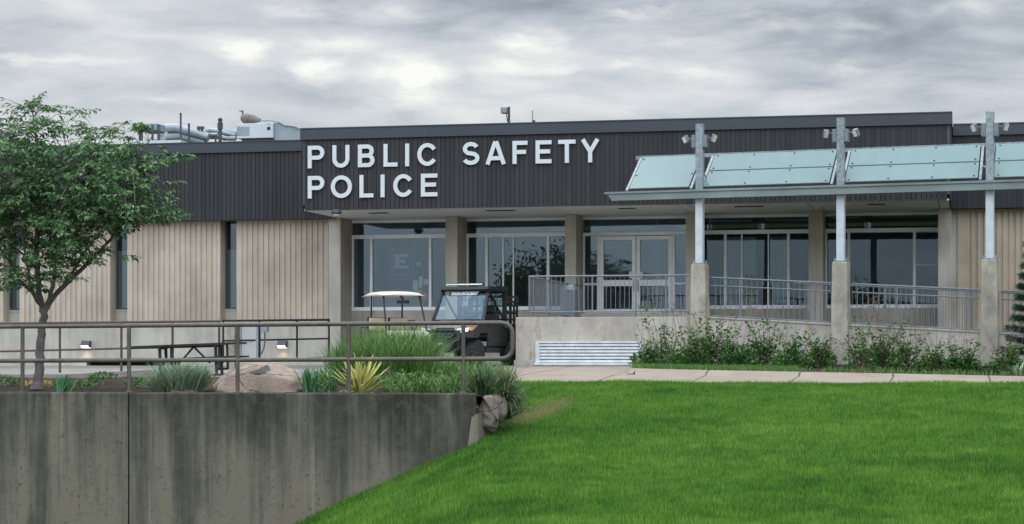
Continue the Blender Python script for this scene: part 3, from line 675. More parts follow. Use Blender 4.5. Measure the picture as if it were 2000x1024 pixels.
# ================================================================ terrace, railing, ramp, canopy
DT = 47.3; TZ = .87
TX0, TX1 = X(1007, DT), X(1352, DT)
T = thing('entrance_terrace', ((TX0+TX1)/2, 50, -.5), 'stained raised concrete terrace in front of the glass doors', 'terrace')
m = MB(); m.box(TX0, TX1, DT, DW-.11, -.6, TZ, bev=.015); obj('terrace_wall', m, M['terrace'], T)
m = MB(); m.box(TX0-.03, X(1046, DT)-.03, DT-.05, DT+.02, -.6, -.17); obj('footing', m, M['terrace'], T)
m = MB(); m.box(cx[2][1]-.5, cx[3][0]+.5, DW-1.3, DW-.105, TZ+.002, FL-.02); obj('door_step', m, M['concrete'], T)
lx0, lx1 = X(1046.5, DT), X(1256, DT); zt, zb = Z(1046, 667, DT), Z(1046, 712, DT)
m = MB(); m.box(lx0, lx1, DT-.045, DT-.002, zt-.045, zt); m.box(lx0, lx0+.09, DT-.045, DT-.002, zb, zt-.045); m.box(lx1-.09, lx1, DT-.045, DT-.002, zb, zt-.045); m.box(lx0-.03, lx1+.03, DT-.1, DT-.002, zb-.02, zb+.05)
lv = obj('louvre_vent', m, M['louvre'], T)
m = MB(); n = 6; hh = (zt-.045-zb-.05)/n
for i in range(n):
    z = zb+.05+i*hh; m.prism([(-.038, z+.006), (-.034, z+hh-.028), (-.012, z+hh-.012), (-.008, z+hh-.02), (-.028, z+hh-.036), (-.032, z+.006)], lambda p: Vector((lx0+.09, DT+p[0], p[1])), lambda p: Vector((lx1-.09, DT+p[0], p[1])))
obj('slats', m, M['louvre'], lv)
m = MB(); m.box(lx0+.09, lx1-.09, DT-.006, DT-.002, zb+.05, zt-.045); obj('backing', m, M['dark'], lv)
# terrace railing
def railing(name, pts, post_s, top, bottom, label, cat, mat, hand=None, bal=.11, group=None, r=.022, post_len=.0, balr=.0075):
    """pts: base polyline points (x,y,z) on the walking surface; rails follow it"""
    pts = [Vector(p) for p in pts]; t = thing(name, tuple(pts[0]), label, cat, group)
    up = Vector((0, 0, 1)); m = MB(); m.tube([p+up*top for p in pts], r, 10); obj('top_rail', m, mat, t, smooth=True)
    m = MB(); m.tube([p+up*bottom for p in pts], r*.8, 8); obj('bottom_rail', m, mat, t, smooth=True)
    if hand: m = MB(); m.tube([p+up*hand for p in pts], r*.8, 8); obj('handrail', m, mat, t, smooth=True)
    L = [0]; 
    for a, b in zip(pts[:-1], pts[1:]): L.append(L[-1]+(b-a).length)
    def at(s):
        for i in range(len(pts)-1):
            if s <= L[i+1] or i == len(pts)-2: return pts[i].lerp(pts[i+1], (s-L[i])/(L[i+1]-L[i]))
    for s in post_s(L[-1]) if callable(post_s) else post_s:
        p = at(s); m = MB(); m.tube([p-up*post_len, p+up*top], r*.95, 8); obj('post', m, mat, t, smooth=True)
    if bal:
        m = MB(); n = int(L[-1]/bal)
        for i in range(1, n): p = at(i*L[-1]/n); m.tube([p+up*bottom, p+up*top], balr, 5, cap=False)
        obj('balusters', m, mat, t)
    return t
ry = DT+.1; rx0, rx1 = X(1033, ry), X(1347, ry)
ev = [X(p, ry)-rx0 for p in (1068, 1157, 1242, 1301)]
railing('terrace_railing', [(rx0, ry, TZ), (rx1, ry, TZ)], [0.01]+ev, .99, .13, 'grey metal railing along the front edge of the terrace', 'railing', M['galv_rail'])
railing('terrace_railing', [(rx0, ry+.06, TZ), (rx0, DCOL-.4, TZ)], [.5, 2.4, 4.4, 6.6], .985, .13, 'grey metal railing running back to the building on the left side of the terrace', 'railing', M['galv_rail'])
# bin on terrace
bx, by = X(1112, 52.5), 52.5
t = thing('litter_bin', (bx, by, TZ), 'grey round topped litter bin on the terrace behind the railing', 'bin')
m = MB(); m.box(-.2, .2, -.2, .2, 0, .8, M=Matrix.Translation((bx, by, TZ)), bev=.04); obj('bin_body', m, M['bin'], t)
m = MB(); m.lathe([(.22, .8), (.22, .85), (.17, .96), (.05, 1.0)], (bx, by, TZ)); obj('lid', m, M['grey'], t, smooth=True)
# canopy frame of reference: s along, w away from the camera
K = math.atan(.39); CK, SK = math.cos(K), math.sin(K); X0c, T0c = .0941*47.45, 47.45
def Lp(s, w, z, skew=True):
    xc = X0c + s*CK; t = T0c - s*SK
    if skew: xc += w*.266; t += w*.964
    else: xc += w*SK; t += w*CK
    x, y = W(xc, t); return Vector((x, y, z))
S_P = [0, 3.38, 6.77, 10.15]
CT, CB, PTOP = 2.11, -.3, 5.44
C = thing('glass_canopy', tuple(Lp(4, 0, CB)), 'galvanised steel canopy with frosted green glass carried on concrete pillars', 'canopy')
EL = -2.27
m = MB(); z1, z0 = 3.87, 3.66
poly = [(EL, z1-.05), (EL+.05, z1-.06), (EL+.16, z0), (12.5, z0), (12.5, z1-.05)]
m.prism(poly, lambda p: Lp(p[0], -.28, p[1], False), lambda p: Lp(p[0], -.13, p[1], False)); bm_ = obj('front_beam', m, M['beam'], C)
m = MB(); m.prism([(EL-.02, z1-.048), (12.5, z1-.048), (12.5, z1), (EL-.02, z1)], lambda p: Lp(p[0], -.31, p[1], False), lambda p: Lp(p[0], -.1, p[1], False)); obj('beam_cap', m, M['beam'], bm_)
WT, ZT = 1.72, 4.87
m = MB(); m.bar(Lp(-1.84-.12, WT+.03, ZT), Lp(12.5, WT+.03, ZT), .09); obj('back_beam', m, M['galv'], C)
m = MB(); q = [Lp(-1.96, WT+.05, ZT-.04), Lp(-1.62, WT+.05, ZT-.04), Lp(-1.72, WT+.05, ZT-.2), Lp(-1.9, WT+.05, ZT-.2)]
m.add(q+[p+Vector((0, .02, 0)) for p in q], [(3,2,1,0),(4,5,6,7),(0,1,5,4),(1,2,6,5),(2,3,7,6),(3,0,4,7)]); obj('gusset', m, M['galv'], C)
def gp(s, k, dz=0): return Lp(s, .0+k*WT, z1+.03+k*(ZT-z1-.06)+dz)
raf = [-1.82]
for s in S_P: raf += [s-.22, s+.03]
for s in raf: m = MB(); m.bar(gp(s, -.01), gp(s, .99), .055, .08); obj('rafter', m, M['galv'], C)
bays = [(-1.82, -.22, 1)] + [(S_P[i]+.03, S_P[i+1]-.22, 2) for i in range(3)] + [(10.18, 12.4, 1)]
def slab(mb, s0, s1, k0, k1, th=.016, dz=.055):
    q = [gp(s0, k0, dz), gp(s1, k0, dz), gp(s1, k1, dz), gp(s0, k1, dz)]; mb.add(q+[p+Vector((0, 0, th)) for p in q], [(3,2,1,0),(4,5,6,7),(0,1,5,4),(1,2,6,5),(2,3,7,6),(3,0,4,7)])
for i, (s0, s1, rows) in enumerate(bays):
    a, b = s0+.055, s1-.055
    for (k0, k1) in ([(.0, .96)] if rows == 1 else [(.0, .44), (.475, .96)]):
        m = MB(); slab(m, a, b, k0, k1); g_ = obj('glass_panel', m, M['frosted'], C)
        for kk in ((.1, .9) if rows > 1 else (.4, .93)):
            for ss in ((.03, .33, .66, .97) if rows > 1 else (.03, .97)):
                p = gp(a+(b-a)*ss, k0+(k1-k0)*kk, .075); m = MB(); m.lathe([(.022, 0), (.022, .01), (.012, .016)], p, n=8); obj('clamp', m, M['darkgrey'], g_)
    if rows > 1: m = MB(); m.bar(gp(a, .458, .03), gp(b, .458, .03), .05, .04); obj('glazing_bar', m, M['darkgrey'], C)
for i, s in enumerate(S_P):
    m = MB(); p = Lp(s-.0, 0, 0); w = .085
    R = Matrix.Translation(p) @ Matrix.Rotation(PHI-K, 4, 'Z')
    m.box(-w, w, -w, w, CT+.03, PTOP, M=R, bev=.006); po = obj('post', m, M['galv'], C)
    m = MB(); m.box(-w-.003, w+.003, -w-.003, w+.003, CT+.03, z0+.02, M=R); obj('painted_sleeve', m, M['galv_white'], po)
    m = MB(); m.box(-.15, .15, -.13, .13, CT, CT+.03, M=R)
    for a_ in (-.12, .12):
        for b_ in (-.1, .1): q = R @ Vector((a_, b_, 0)); m.lathe([(.02, CT+.031), (.02, CT+.07), (.008, CT+.09)], (q.x, q.y, 0), n=6)
    obj('base_plate', m, M['galv'], po)
    m = MB(); m.bar(Lp(s+.09, .05, 4.25), Lp(s+.02, .62, z1+.03+.36*(ZT-z1)+.02), .03); m.bar(Lp(s-.09, .05, 4.2), Lp(s-.18, .62, z1+.03+.36*(ZT-z1)+.02), .03); obj('brace', m, M['galv'], C)
    lab = ['concrete pillar at the left end of the ramp, half hidden by shrubs', 'concrete pillar standing in the middle of the shrub bed', 'concrete pillar at the right beside the small pine', 'concrete pillar beyond the frame past the pine'][i]
    m = MB(); bt, tp = .19, .172
    base = [(-bt, -bt), (bt, -bt), (bt, bt), (-bt, bt)]
    vs = [R @ Vector((a_*1.08, b_*1.08, CB)) for a_, b_ in base] + [R @ Vector((a_*.92, b_*.92, CT-.004)) for a_, b_ in base]
    m.add(vs, [(3,2,1,0),(4,5,6,7),(0,1,5,4),(1,2,6,5),(2,3,7,6),(3,0,4,7)])
    po = obj('concrete_pillar', m, M['pillar']); tag(po, lab, 'pillar', 'pillars carrying the canopy')
    bv = po.modifiers.new('b', 'BEVEL'); bv.width = .02; bv.segments = 2
    # floodlights either side
    for sd in (-1, 1):
        if i == 3: continue
        side_w = ['left', 'right'][sd > 0]; wh = ['first', 'second', 'third'][i]
        p = Lp(s, 0, 4.9, False); zz = 4.9+.02*i
        dv = Vector((math.cos(PHI-K), math.sin(PHI-K), 0)); fv = Vector((-dv.y, dv.x, 0))
        o = thing('floodlight', tuple(p+dv*(w+.0)*sd), f'grey floodlight and ballast box {side_w} of the {["post above the half hidden pillar", "middle canopy post", "canopy post nearest the pine"][i]}', 'floodlight', 'floodlights on the canopy posts')
        c0 = p+dv*(w+.055)*sd; Rm = Matrix.Translation(c0) @ Matrix.Rotation(PHI-K, 4, 'Z')
        m = MB(); m.box(-.05, .05, -.09, .09, -.02, .28, M=Rm, bev=.01); m.tube([c0+Vector((0, 0, -.02)), c0+Vector((0, 0, -.05)), c0+Vector((0, 0, -.05))-dv*sd*.06], .012); obj('ballast_box', m, M['galv_rail'], o)
        m = MB(); a_ = c0+dv*sd*.05+Vector((0, 0, .2)); b_ = c0+dv*sd*.17+Vector((0, 0, .2)); m.tube([a_, b_], .015); obj('arm', m, M['galv_rail'], o)
        tilt = Matrix.Rotation([.35, -.1, .2][i]*sd, 4, 'Y') @ Matrix.Rotation([.3, .5, .4][i], 4, 'X')
        hw = .05 if (i+sd) % 2 else .1 if i == 0 else .055
        m = MB(); Rh = Matrix.Translation(b_+dv*sd*hw*.7) @ Matrix.Rotation(PHI-K+[.6, -.4, .5][i]*sd, 4, 'Z') @ tilt
        m.box(-.06, .06, -.06, .06, -.1, .08, M=Rh, bev=.02); ho = obj('lamp_head', m, M['galv_rail'], o)
        m = MB(); m.box(-.045, .045, -.072, -.062, -.08, .06, M=Rh); obj('lens', m, M['headlamp'], ho)
# ramp
def rz(s): return max(-.25, .84 - .0575*max(0, s))
R_ = thing('access_ramp', tuple(Lp(5, .3, -.5)), 'sloping concrete access ramp descending to the right behind the shrubs', 'ramp')
m = MB(); n = 26; vs = []; fs = []
for i in range(n+1):
    s = -.05+i*12.6/n
    for (w_, z) in ((.0, -.6), (.0, rz(s)), (1.75, rz(s)), (1.75, -.6)):
        vs.append(Lp(s, w_, z, False))
for i in range(n):
    for k in range(4): fs.append((i*4+k, i*4+(k+1) % 4, i*4+4+(k+1) % 4, i*4+4+k))
fs += [(0, 3, 2, 1), (n*4, n*4+1, n*4+2, n*4+3)]; m.add(vs, fs); obj('ramp_wall', m, M['terrace'], R_)
for KE in ((-.03, .13), (1.62, 1.78)):
  m = MB()
  for i in range(n):
    s0, s1 = -.05+i*12.6/n, -.05+(i+1)*12.6/n
    for a, b in (KE,):
        q = [Lp(s0, a, rz(s0)+.003, False), Lp(s1, a, rz(s1)+.003, False), Lp(s1, b, rz(s1)+.003, False), Lp(s0, b, rz(s0)+.003, False)]
        m.add(q+[p+Vector((0, 0, .04)) for p in q], [(3,2,1,0),(4,5,6,7),(0,1,5,4),(2,3,7,6)])
  obj('kerb', m, M['concrete'], R_)
segs = [(.24, 3.14), (3.62, 6.53), (7.01, 9.9)]
labs = ['grey ramp railing between the half hidden pillar and the middle pillar', 'grey ramp railing between the middle pillar and the right hand pillar', 'short stretch of dark grey ramp railing beyond the right pillar']
for (a, b), lab in zip(segs, labs):
    N_ = 6; pts = [Lp(a+(b-a)*i/N_, .06, rz(a+(b-a)*i/N_)+.04, False) for i in range(N_+1)]
    railing('ramp_railing', pts, [.72, 2.52] if a < 3 else [1.05, 2.75], .93, .02, lab, 'railing', M['galv_rail'], hand=.74, bal=.125, group='ramp railings')
pts = [Lp(1.9+i*.9, 1.7, rz(1.9+i*.9)+.04, False) for i in range(10)]
railing('ramp_railing', pts, [.3, 2.2, 4.1, 6., 7.9], .93, .02, 'grey railing along the building side of the ramp', 'railing', M['galv_rail'], bal=.125, group='ramp railings')
# ================================================================ grounds
def lerp_tab(x, xs, ys): return float(np.interp(x, xs, ys))
YS = [-20, 8, 20, 25, 30, 35, 39.2, 60]; ZS = [-1.78, -1.76, -1.72, -1.46, -1.13, -.80, -.59, -.59]
def lawn_z_np(x, y):
    xc = x*CP + y*SP; z = np.interp(y, YS, ZS)
    d = -.38 - xc
    dip = .45*np.where(d > 0, d, 0) + .03*np.exp(-(d/.5)**2)
    tt = -x*SP + y*CP
    dip = dip*np.clip((37.5-tt)/6, 0, 1)
    z = z - dip
    z = z + .03*np.sin(x*.9+1.)*np.sin(y*.55) + .015*np.sin(x*2.3)*np.cos(y*1.7+.5)
    lim = np.clip((tt-34)/4, 0, 1); z = z + 0*lim
    return np.maximum(z, -3.32)
WALL = lambda xc: 29.08 + (-xc-.5)*.122          # camera depth of the retaining wall's front at xc
def grid(name, us, ws, fn, mat, keep=None, smooth=True):
    V = [fn(u, w) for w in ws for u in us]; nu = len(us); m = MB(); fs = []
    for j in range(len(ws)-1):
        for i in range(nu-1):
            if keep is None or keep((us[i]+us[i+1])/2, (ws[j]+ws[j+1])/2): fs.append((j*nu+i, j*nu+i+1, (j+1)*nu+i+1, (j+1)*nu+i))
    m.add(V, fs); return m
m = MB(); m.add([(-900, -600, -3.4), (900, -600, -3.4), (900, 1500, -3.4), (-900, 1500, -3.4)], [(0,1,2,3)]); struct('ground', m, M['far'], label='flat ground far around the building')
us = list(np.concatenate([np.arange(-40, -8, 1.), np.arange(-8, 14, .25), np.arange(14, 41, 1.)])); ws = list(np.concatenate([np.arange(-20, 18, 1.), np.arange(18, 38, .25), [38.2, 38.6, 39.0, 39.19]]))
def lawn_pt(x, y): return (x, y, float(lawn_z_np(np.array(x), np.array(y)))-.0)
def lawn_keep(x, y):
    xc, t = cam_of(x, y); return not (xc < -.8 and t > WALL(xc)+.35)
m = grid('lawn', us, ws, lawn_pt, M['soil'], lawn_keep); struct('lawn', m, M['soil'], smooth=True, label='sloping green lawn ground below the path')
# path with rolled kerb
pxs = sorted(list(range(960, 2460, 30))+[1239.99, 1240])
ymid = lambda p: lerp_tab(p, [960, 1240, 1381, 1551, 1737, 1928, 2100], [731, 732, 733, 735.5, 737.5, 739.5, 741])
yrear = lambda p: lerp_tab(p, [960, 1240, 1340, 1700, 2000, 2400], [716.5, 719.5, 722.2, 728.8, 735, 742])
def path_rows(p):
    tf = TD(p, 39.2); tm = tf+2.45; out = [P(p, HZ+.66*F/tf, tf), P(p, HZ+.57*F/tf, tf)]
    zf = -.57; zm = -(ymid(p)-HZ)*tm/F
    for k in (.33, .66): out.append(P(p, HZ-(zf+(zm-zf)*k)*F/(tf+2.45*k), tf+2.45*k))
    out += [P(p, ymid(p), tm)]
    if p >= 1240:
        zr = -(yrear(p)-HZ)*(tm+.55)/F
        out += [P(p, HZ-(zm+(zr-zm)*.72)*F/(tm+.22), tm+.22), P(p, HZ-(zr-.004)*F/(tm+.42), tm+.42), P(p, yrear(p), tm+.6), P(p, HZ-(zr-.2)*F/(tm+.61), tm+.61)]
    else:
        te = TD(p, DT); ze = -.3
        for k in (.33, .66, 1.0, 1.1): out.append(P(p, HZ-(zm+(ze-zm)*min(1, k))*F/(tm+(te+.3-tm)*k), tm+(te+.3-tm)*k))
    return out
rows = [path_rows(p) for p in pxs]; m = MB(); m.add([v for r in rows for v in r], [(i*9+k, (i+1)*9+k, (i+1)*9+k+1, i*9+k+1) for i in range(len(pxs)-1) for k in range(8) if not (pxs[i] == 1239.99 and k > 3)])
struct('path', m, M['path'], smooth=False, label='pale concrete path along the top of the lawn')
# patio behind the left bed
m = MB(); m.add([(-46, 36, -.62), (X(962, 41.5), 39.3, -.6), (X(962, 41.5)+.25, 42, -.52), (X(1250, 47), DT+.5, -.315), (X(1250, 47), 56, -.3), (-46, 56, -.42)], [(0,1,2,3,4,5)]); struct('patio', m, M['patio'], label='concrete patio between the left bed and the building')
# bed on the right
def bed_r(p, k):
    tr = TD(p, 39.2)+2.45+.58; te = 48.6; t = tr+(te-tr)*k
    zr = -(yrear(p)-HZ)*(tr)/F - .03; z = zr + (-.22-zr)*min(1, k*1.3)+.05*mnoise.noise(Vector((p*.02, k*9, 0))) + .02*mnoise.noise(Vector((p*.11, k*29, 0)))
    return P(p, HZ-z*F/t, t)
m = grid('b', list(range(1240, 2480, 12)), [i/14 for i in range(15)], bed_r, None); o = struct('planting_bed', m, M['mulch'], smooth=True, label='dark mulched bed between the path and the ramp')
kv = []
for i in range(15):
    e = bed_r(1240, i/14); kv += [e+Vector((-.07, 0, .012)), e+Vector((.05, 0, .012)), e+Vector((.05, 0, -.3)), e+Vector((-.07, 0, -.3))]
e = kv[0:4]; f0 = [q+Vector((.0, -.62, -.0)) for q in e]
for q in (0, 1): f0[q].z -= .1
kv = f0+kv
m = MB(); m.add(kv, [(i*4+k, i*4+(k+1) % 4, i*4+4+(k+1) % 4, i*4+4+k) for i in range(15) for k in range(4)]+[(0, 3, 2, 1)]); struct('bed_kerb', m, M['path'], label='concrete kerb on the left side of the shrub bed')
# left bed behind the retaining wall
def bed_z(xc, t):
    z = -.63 + .012*(t-29.5) + .05*mnoise.noise(Vector((xc*.8, t*.6, 0))) + .02*mnoise.noise(Vector((xc*4, t*4, 3)))
    if xc > -.45: z -= 1.5*(xc+.45)*min(1, max(.15, 1-(t-30.3)/6))
    return z
def bed_l(xc, t):
    t2 = WALL(xc)+.15+(t-29.3); 
    return Vector((*W(xc, t2), bed_z(xc, t2)))
m = grid('b', list(np.arange(-14, -.1, .12)), list(np.arange(29.3, 40.6, .2)), bed_l, None); struct('planting_bed', m, M['mulch'], smooth=True, label='dark mulched bed behind the retaining wall')
m = MB()
a0, a1 = P(-300, 733.5, 41.0), P(130, 733, 41.0); a2 = P(300, 724, 42.2)
for a, b in ((a0, a1), (a1, a2)):
    m.bar(a-Vector((0, 0, .06)), b-Vector((0, 0, .06)), .16, .16)
struct('patio_kerb', m, M['patio'], label='low concrete kerb between bed and patio')
# ================================================================ retaining wall + railing
def wl(xc, back=0., z=0.): 
    t = WALL(xc)+back; return Vector((*W(xc, t), z))
xe = (930-1000)/F*29.1; xjoint = (256-1000)/F*29.9
RW = thing('retaining_wall', tuple(wl(-4, .15, -3.4)), 'dark weathered concrete retaining wall below the brown pipe railing', 'wall')
ZT_ = -.585
def wallseg(x0, x1, z1, zt=None):
    m = MB(); b0, b1 = .0, .34; c = .02
    prof = [(b0, -3.6), (b0, z1-c), (b0+c, z1), (b1, z1), (b1, -3.6)]
    m.prism(prof, lambda p: wl(x0, p[0], p[1]), lambda p: wl(x1, p[0], p[1])); return m
obj('wall_section', wallseg(-14, xjoint-.012, ZT_), M['retain'], RW)
obj('wall_section', wallseg(xjoint+.012, xe, ZT_-.002), M['retain'], RW)
m = MB(); m.prism([(.03, -3.5), (.03, ZT_-.03), (.3, ZT_-.03), (.3, -3.5)], lambda p: wl(xjoint-.03, p[0], p[1]), lambda p: wl(xjoint+.03, p[0], p[1])); obj('expansion_joint', m, M['dark'], RW)
m = MB(); q0 = P(913, 862, 29.04); q = [P(921, 816, 29.06), P(931, 808, 29.07), P(934, 866, 29.07), P(913, 876, 29.05)]
m.add(q+[p+Vector((.04, .32, 0)) for p in q], [(3,2,1,0),(4,5,6,7),(0,1,5,4),(1,2,6,5),(2,3,7,6),(3,0,4,7)]); obj('broken_edge', m, M['retain_light'], RW)
RB = .17
FR = thing('pipe_railing', tuple(wl(-3.5, RB, ZT_)), 'brown painted pipe railing with a rounded end on top of the retaining wall', 'railing')
def rz_(px, py): 
    xc = (px-1000)/F*29.5; t = WALL(xc)+RB; xc = (px-1000)/F*t; t = WALL(xc)+RB; return P(px, py, t)
ytop = lambda p: lerp_tab(p, [-900, 0, 300, 640, 977], [646, 638.3, 636., 633.2, 630.6]); ymd = lambda p: lerp_tab(p, [-900, 0, 640, 977], [709, 705, 702.6, 701.])
r = .033
def arc(c, r0, a0, a1, n=8):
    out = []
    for i in range(n+1):
        a = math.radians(a0+(a1-a0)*i/n); out.append(rz_(c[0]+r0*math.cos(a), c[1]-r0*math.sin(a)))
    return out
pts = [rz_(p, ytop(p)) for p in (-900, -400, 0, 200, 400, 640, 800, 978)] + arc((980, 652), 21, 80, 0) + arc((980, 680), 21, 0, -80)[0:] + [rz_(978, 701)] + [rz_(p, ymd(p)) for p in (900, 640, 300, 0, -400, -900)]
m = MB(); m.tube(pts, r, 12); obj('rail', m, M['rail'], FR, smooth=True)
for px in (-390, -170, 44, 252, 464, 681, 905):
    b = rz_(px, 700); b.z = ZT_-.01; m = MB(); tpp = rz_(px, ytop(px)); m.tube([b, (b.x, b.y, tpp.z)], r*.93, 10); obj('post', m, M['rail'], FR, smooth=True)
    m = MB(); m.lathe([(.06, 0), (.06, .012), (.04, .02)], (b.x, b.y, ZT_-.002), n=12); obj('collar', m, M['rail'], FR)
# railings on the patio
def prail(label, pts, posts, tops, mids, mat, extra=None):
    t = thing('patio_railing', tuple(pts[0]), label, 'railing'); return t
def pipe_fence(label, pA, pB, tA, tB, ytA, ytB, ymA, ymB, ybA, ybB, posts, mat, rr=.03):
    def at(px):
        k = (px-pA)/(pB-pA); iv = (1-k)/tA + k/tB; return 1/iv, k
    t0 = thing('patio_railing', tuple(P(pA, ybA, tA)), label, 'railing', 'pipe railings on the patio')
    m = MB(); m.tube([P(p, ytA+(ytB-ytA)*at(p)[1], at(p)[0]) for p in (pA, (pA+pB)/2, pB)], rr); obj('top_rail', m, mat, t0, smooth=True)
    m = MB(); m.tube([P(p, ymA+(ymB-ymA)*at(p)[1], at(p)[0]) for p in (pA, (pA+pB)/2, pB)], rr*.85); obj('middle_rail', m, mat, t0, smooth=True)
    for p in posts:
        tt, k = at(p); m = MB(); m.tube([P(p, ybA+(ybB-ybA)*k, tt), P(p, ytA+(ytB-ytA)*k, tt)], rr*.95); obj('post', m, mat, t0, smooth=True)
    return t0
pipe_fence('long red brown pipe railing on the patio behind the picnic table', -260, 432, 45, 45, 634.5, 627.5, 693, 676, 736, 722, (-250, -100, 117, 237, 337, 428), M['railred'])
f2 = pipe_fence('dark pipe railing with a mesh gate near the pink boulder', 434, 643, 52.5, 54.5, 627, 624.6, 666, 661.5, 709, 699, (436, 507, 580, 642.5), M['blackmetal'])
m = MB(); m.bar(P(508, 705, 53.3), P(643, 698, 54.5), .05); obj('bottom_rail', m, M['blackmetal'], f2)
# mesh gate
g_ = thing('mesh_gate', tuple(P(488, 702, 53.1)), 'narrow wire mesh gate panel left of the grey electrical box', 'gate')
m = MB(); a, b, c_, d = P(470, 702, 53), P(503, 702, 53.1), P(503, 632, 53.1), P(470, 632, 53)
for u, v in ((a, b), (b, c_), (c_, d), (d, a)): m.bar(u, v, .05)
obj('gate_frame', m, M['grey'], g_)
m = MB()
for i in range(1, 26): m.tube([a.lerp(b, i/26), d.lerp(c_, i/26)], .0045, 4, cap=False)
for i in range(1, 44): m.tube([a.lerp(d, i/44)+Vector((0, .008, 0)), b.lerp(c_, i/44)+Vector((0, .008, 0))], .0045, 4, cap=False)
obj('wire_mesh', m, M['hvac'], g_)
e_ = thing('electrical_box', tuple(P(512, 648, 53.2)), 'grey electrical box with a curved conduit on the gate post', 'box')
m = MB(); a, b = P(508, 648.5, 53.1), P(523, 638.5, 53.1); m.box(a.x, b.x, a.y, a.y+.14, a.z, b.z, bev=.01); obj('box_body', m, M['grey'], e_)
m = MB(); m.tube([P(517, 648, 53.1), P(517.5, 665, 53.1), P(515, 682, 53.1), P(510, 692, 53.1)], .018); obj('conduit', m, M['darkgrey'], e_)
# utility post dark
o = MB(); o.box(P(441, 0, 54).x, P(458, 0, 54).x, P(450, 0, 54).y, P(450, 0, 54).y+.2, -.5, P(450, 630, 54).z); t = obj('concrete_pier', o, M['pillar']); tag(t, 'rough mottled concrete pier behind the right end of the picnic table', 'pier')
# ================================================================ picnic table
pc = P(367, 737, 45.0); PT_ = thing('picnic_table', tuple(pc), 'long dark metal picnic table behind the sage coloured grass', 'table')
yawp = math.radians(-4)+PHI
def tl(mb): mb.v = [tuple(RT @ Vector(v)) for v in mb.v]; return mb
RT = Matrix.Rotation(yawp, 4, 'Z') @ Matrix.Rotation(math.radians(-2.2), 4, 'Y')
Hh = .70
def pt_part(name, fn, mat=M['blackmetal']):
    m = MB(); fn(m); tl(m); return obj(name, m, mat, PT_, local=True)
pt_part('table_top', lambda m: [m.box(-1.29, 1.29, -.37+i*.15, -.37+i*.15+.14, Hh, Hh+.045) for i in range(5)])
pt_part('bench', lambda m: [m.box(-1.25, 1.25, -.8+i*.14, -.8+i*.14+.13, .4, .44) for i in range(2)])
pt_part('bench', lambda m: [m.box(-1.25, 1.25, .53+i*.14, .53+i*.14+.13, .4, .44) for i in range(2)])
for x in (-.55, .72):
    def fr(m, x=x):
        for y in (-.28, .28): m.bar((x, y, .02), (x, y, Hh), .06)
        m.bar((x, -.78, .37), (x, .78, .37), .05); m.bar((x, -.36, Hh-.03), (x, .36, Hh-.03), .05); m.bar((x-.0, -.6, .03), (x, .6, .03), .05)
        m.bar((x+.26, -.28, .16), (x+.26, -.28, Hh), .05); m.bar((x, -.28, .16), (x+.28, -.28, .16), .05)
    pt_part('leg', fr)
pt_part('brace', lambda m: (m.bar((-.2, 0, .3), (.16, 0, Hh-.02), .04), m.bar((.16, 0, Hh-.02), (.52, 0, .3), .04)))
# ================================================================ vehicles (local: x forward, y left, z up)
def vehicle(name, px, t, zg, head, label, cat):
    x, y = W((px-1000)/F*t, t); hx, hy = head                     # heading in camera coords (xc, t)
    wx, wy = hx*CP - hy*SP, hx*SP + hy*CP
    return thing(name, (x, y, zg), label, cat, rotz=math.atan2(wy, wx))
def vp(name, par, mat, fn, smooth=False):
    m = MB(); fn(m); return obj(name, m, mat, par, local=True, smooth=smooth)
def mir(m, fn):
    for s in (-1, 1): fn(m, s)
def wheel(par, x, y, r, w, rimmat):
    q = vp('wheel', par, M['rubber'], lambda m: m.lathe([(r*.62, -w/2), (r*.92, -w/2), (r, -w*.36), (r, w*.36), (r*.92, w/2), (r*.62, w/2)], (x, y, r), 'y', 22), True)
    def rim(m):
        sgn = 1 if y > 0 else -1
        m.lathe([(r*.6, -w*.3), (r*.6, w*.3)], (x, y, r), 'y', 18); m.lathe([(r*.2, w*.34*sgn), (r*.2, w*.42*sgn)], (x, y, r), 'y', 10)
        for k in range(6): a = k*PI/3; m.bar((x+math.cos(a)*r*.18, y+sgn*w*.36, r+math.sin(a)*r*.18), (x+math.cos(a)*r*.6, y+sgn*w*.36, r+math.sin(a)*r*.6), r*.15, .02)
    vp('rim', q, rimmat, rim)
    def tread(m):
        for k in range(20): a = k*2*PI/20; m.bar((x+math.cos(a)*r*1.0, y-w*.45, r+math.sin(a)*r*1.0), (x+math.cos(a+.1)*r*1.0, y+w*.45, r+math.sin(a+.1)*r*1.0), .035, .03)
    if w > .2: vp('tread', q, M['rubber'], tread)
a = math.radians(24)
U = vehicle('utility_vehicle', 916, 48.3, -.33, (-math.sin(a), -math.cos(a)), 'black off-road utility vehicle with a PARKING ENFORCEMENT strip across the windscreen', 'utility vehicle')
hw = .70
def body(m):
    m.prism([(1.42, .42), (1.45, .62), (1.4, .86), (1.22, 1.0), (.62, 1.1), (.5, 1.1), (.5, .35), (1.3, .35)], lambda p: Vector((p[0], -hw*.62, p[1])), lambda p: Vector((p[0], hw*.62, p[1])))
    for s in (-1, 1): m.prism([(1.38, .72), (1.36, .9), (1.1, 1.02), (.6, 1.06), (.52, .9), (.62, .84), (.95, .84), (1.12, .72)], lambda p: Vector((p[0], s*hw*.625, p[1])), lambda p: Vector((p[0]-.04, s*(hw+.04), p[1]-.03)))
    m.box(-1.4, .52, -hw+.05, hw-.05, .34, .5, bev=.03); m.box(-.35, .5, -hw, hw, .34, .46, bev=.02)
vp('body', U, M['black'], body)
vp('hood', U, M['black'], lambda m: m.prism([(1.2, 1.003), (.6, 1.103), (.6, 1.14), (1.1, 1.05)], lambda p: Vector((p[0], -.4, p[1])), lambda p: Vector((p[0], .4, p[1]))))
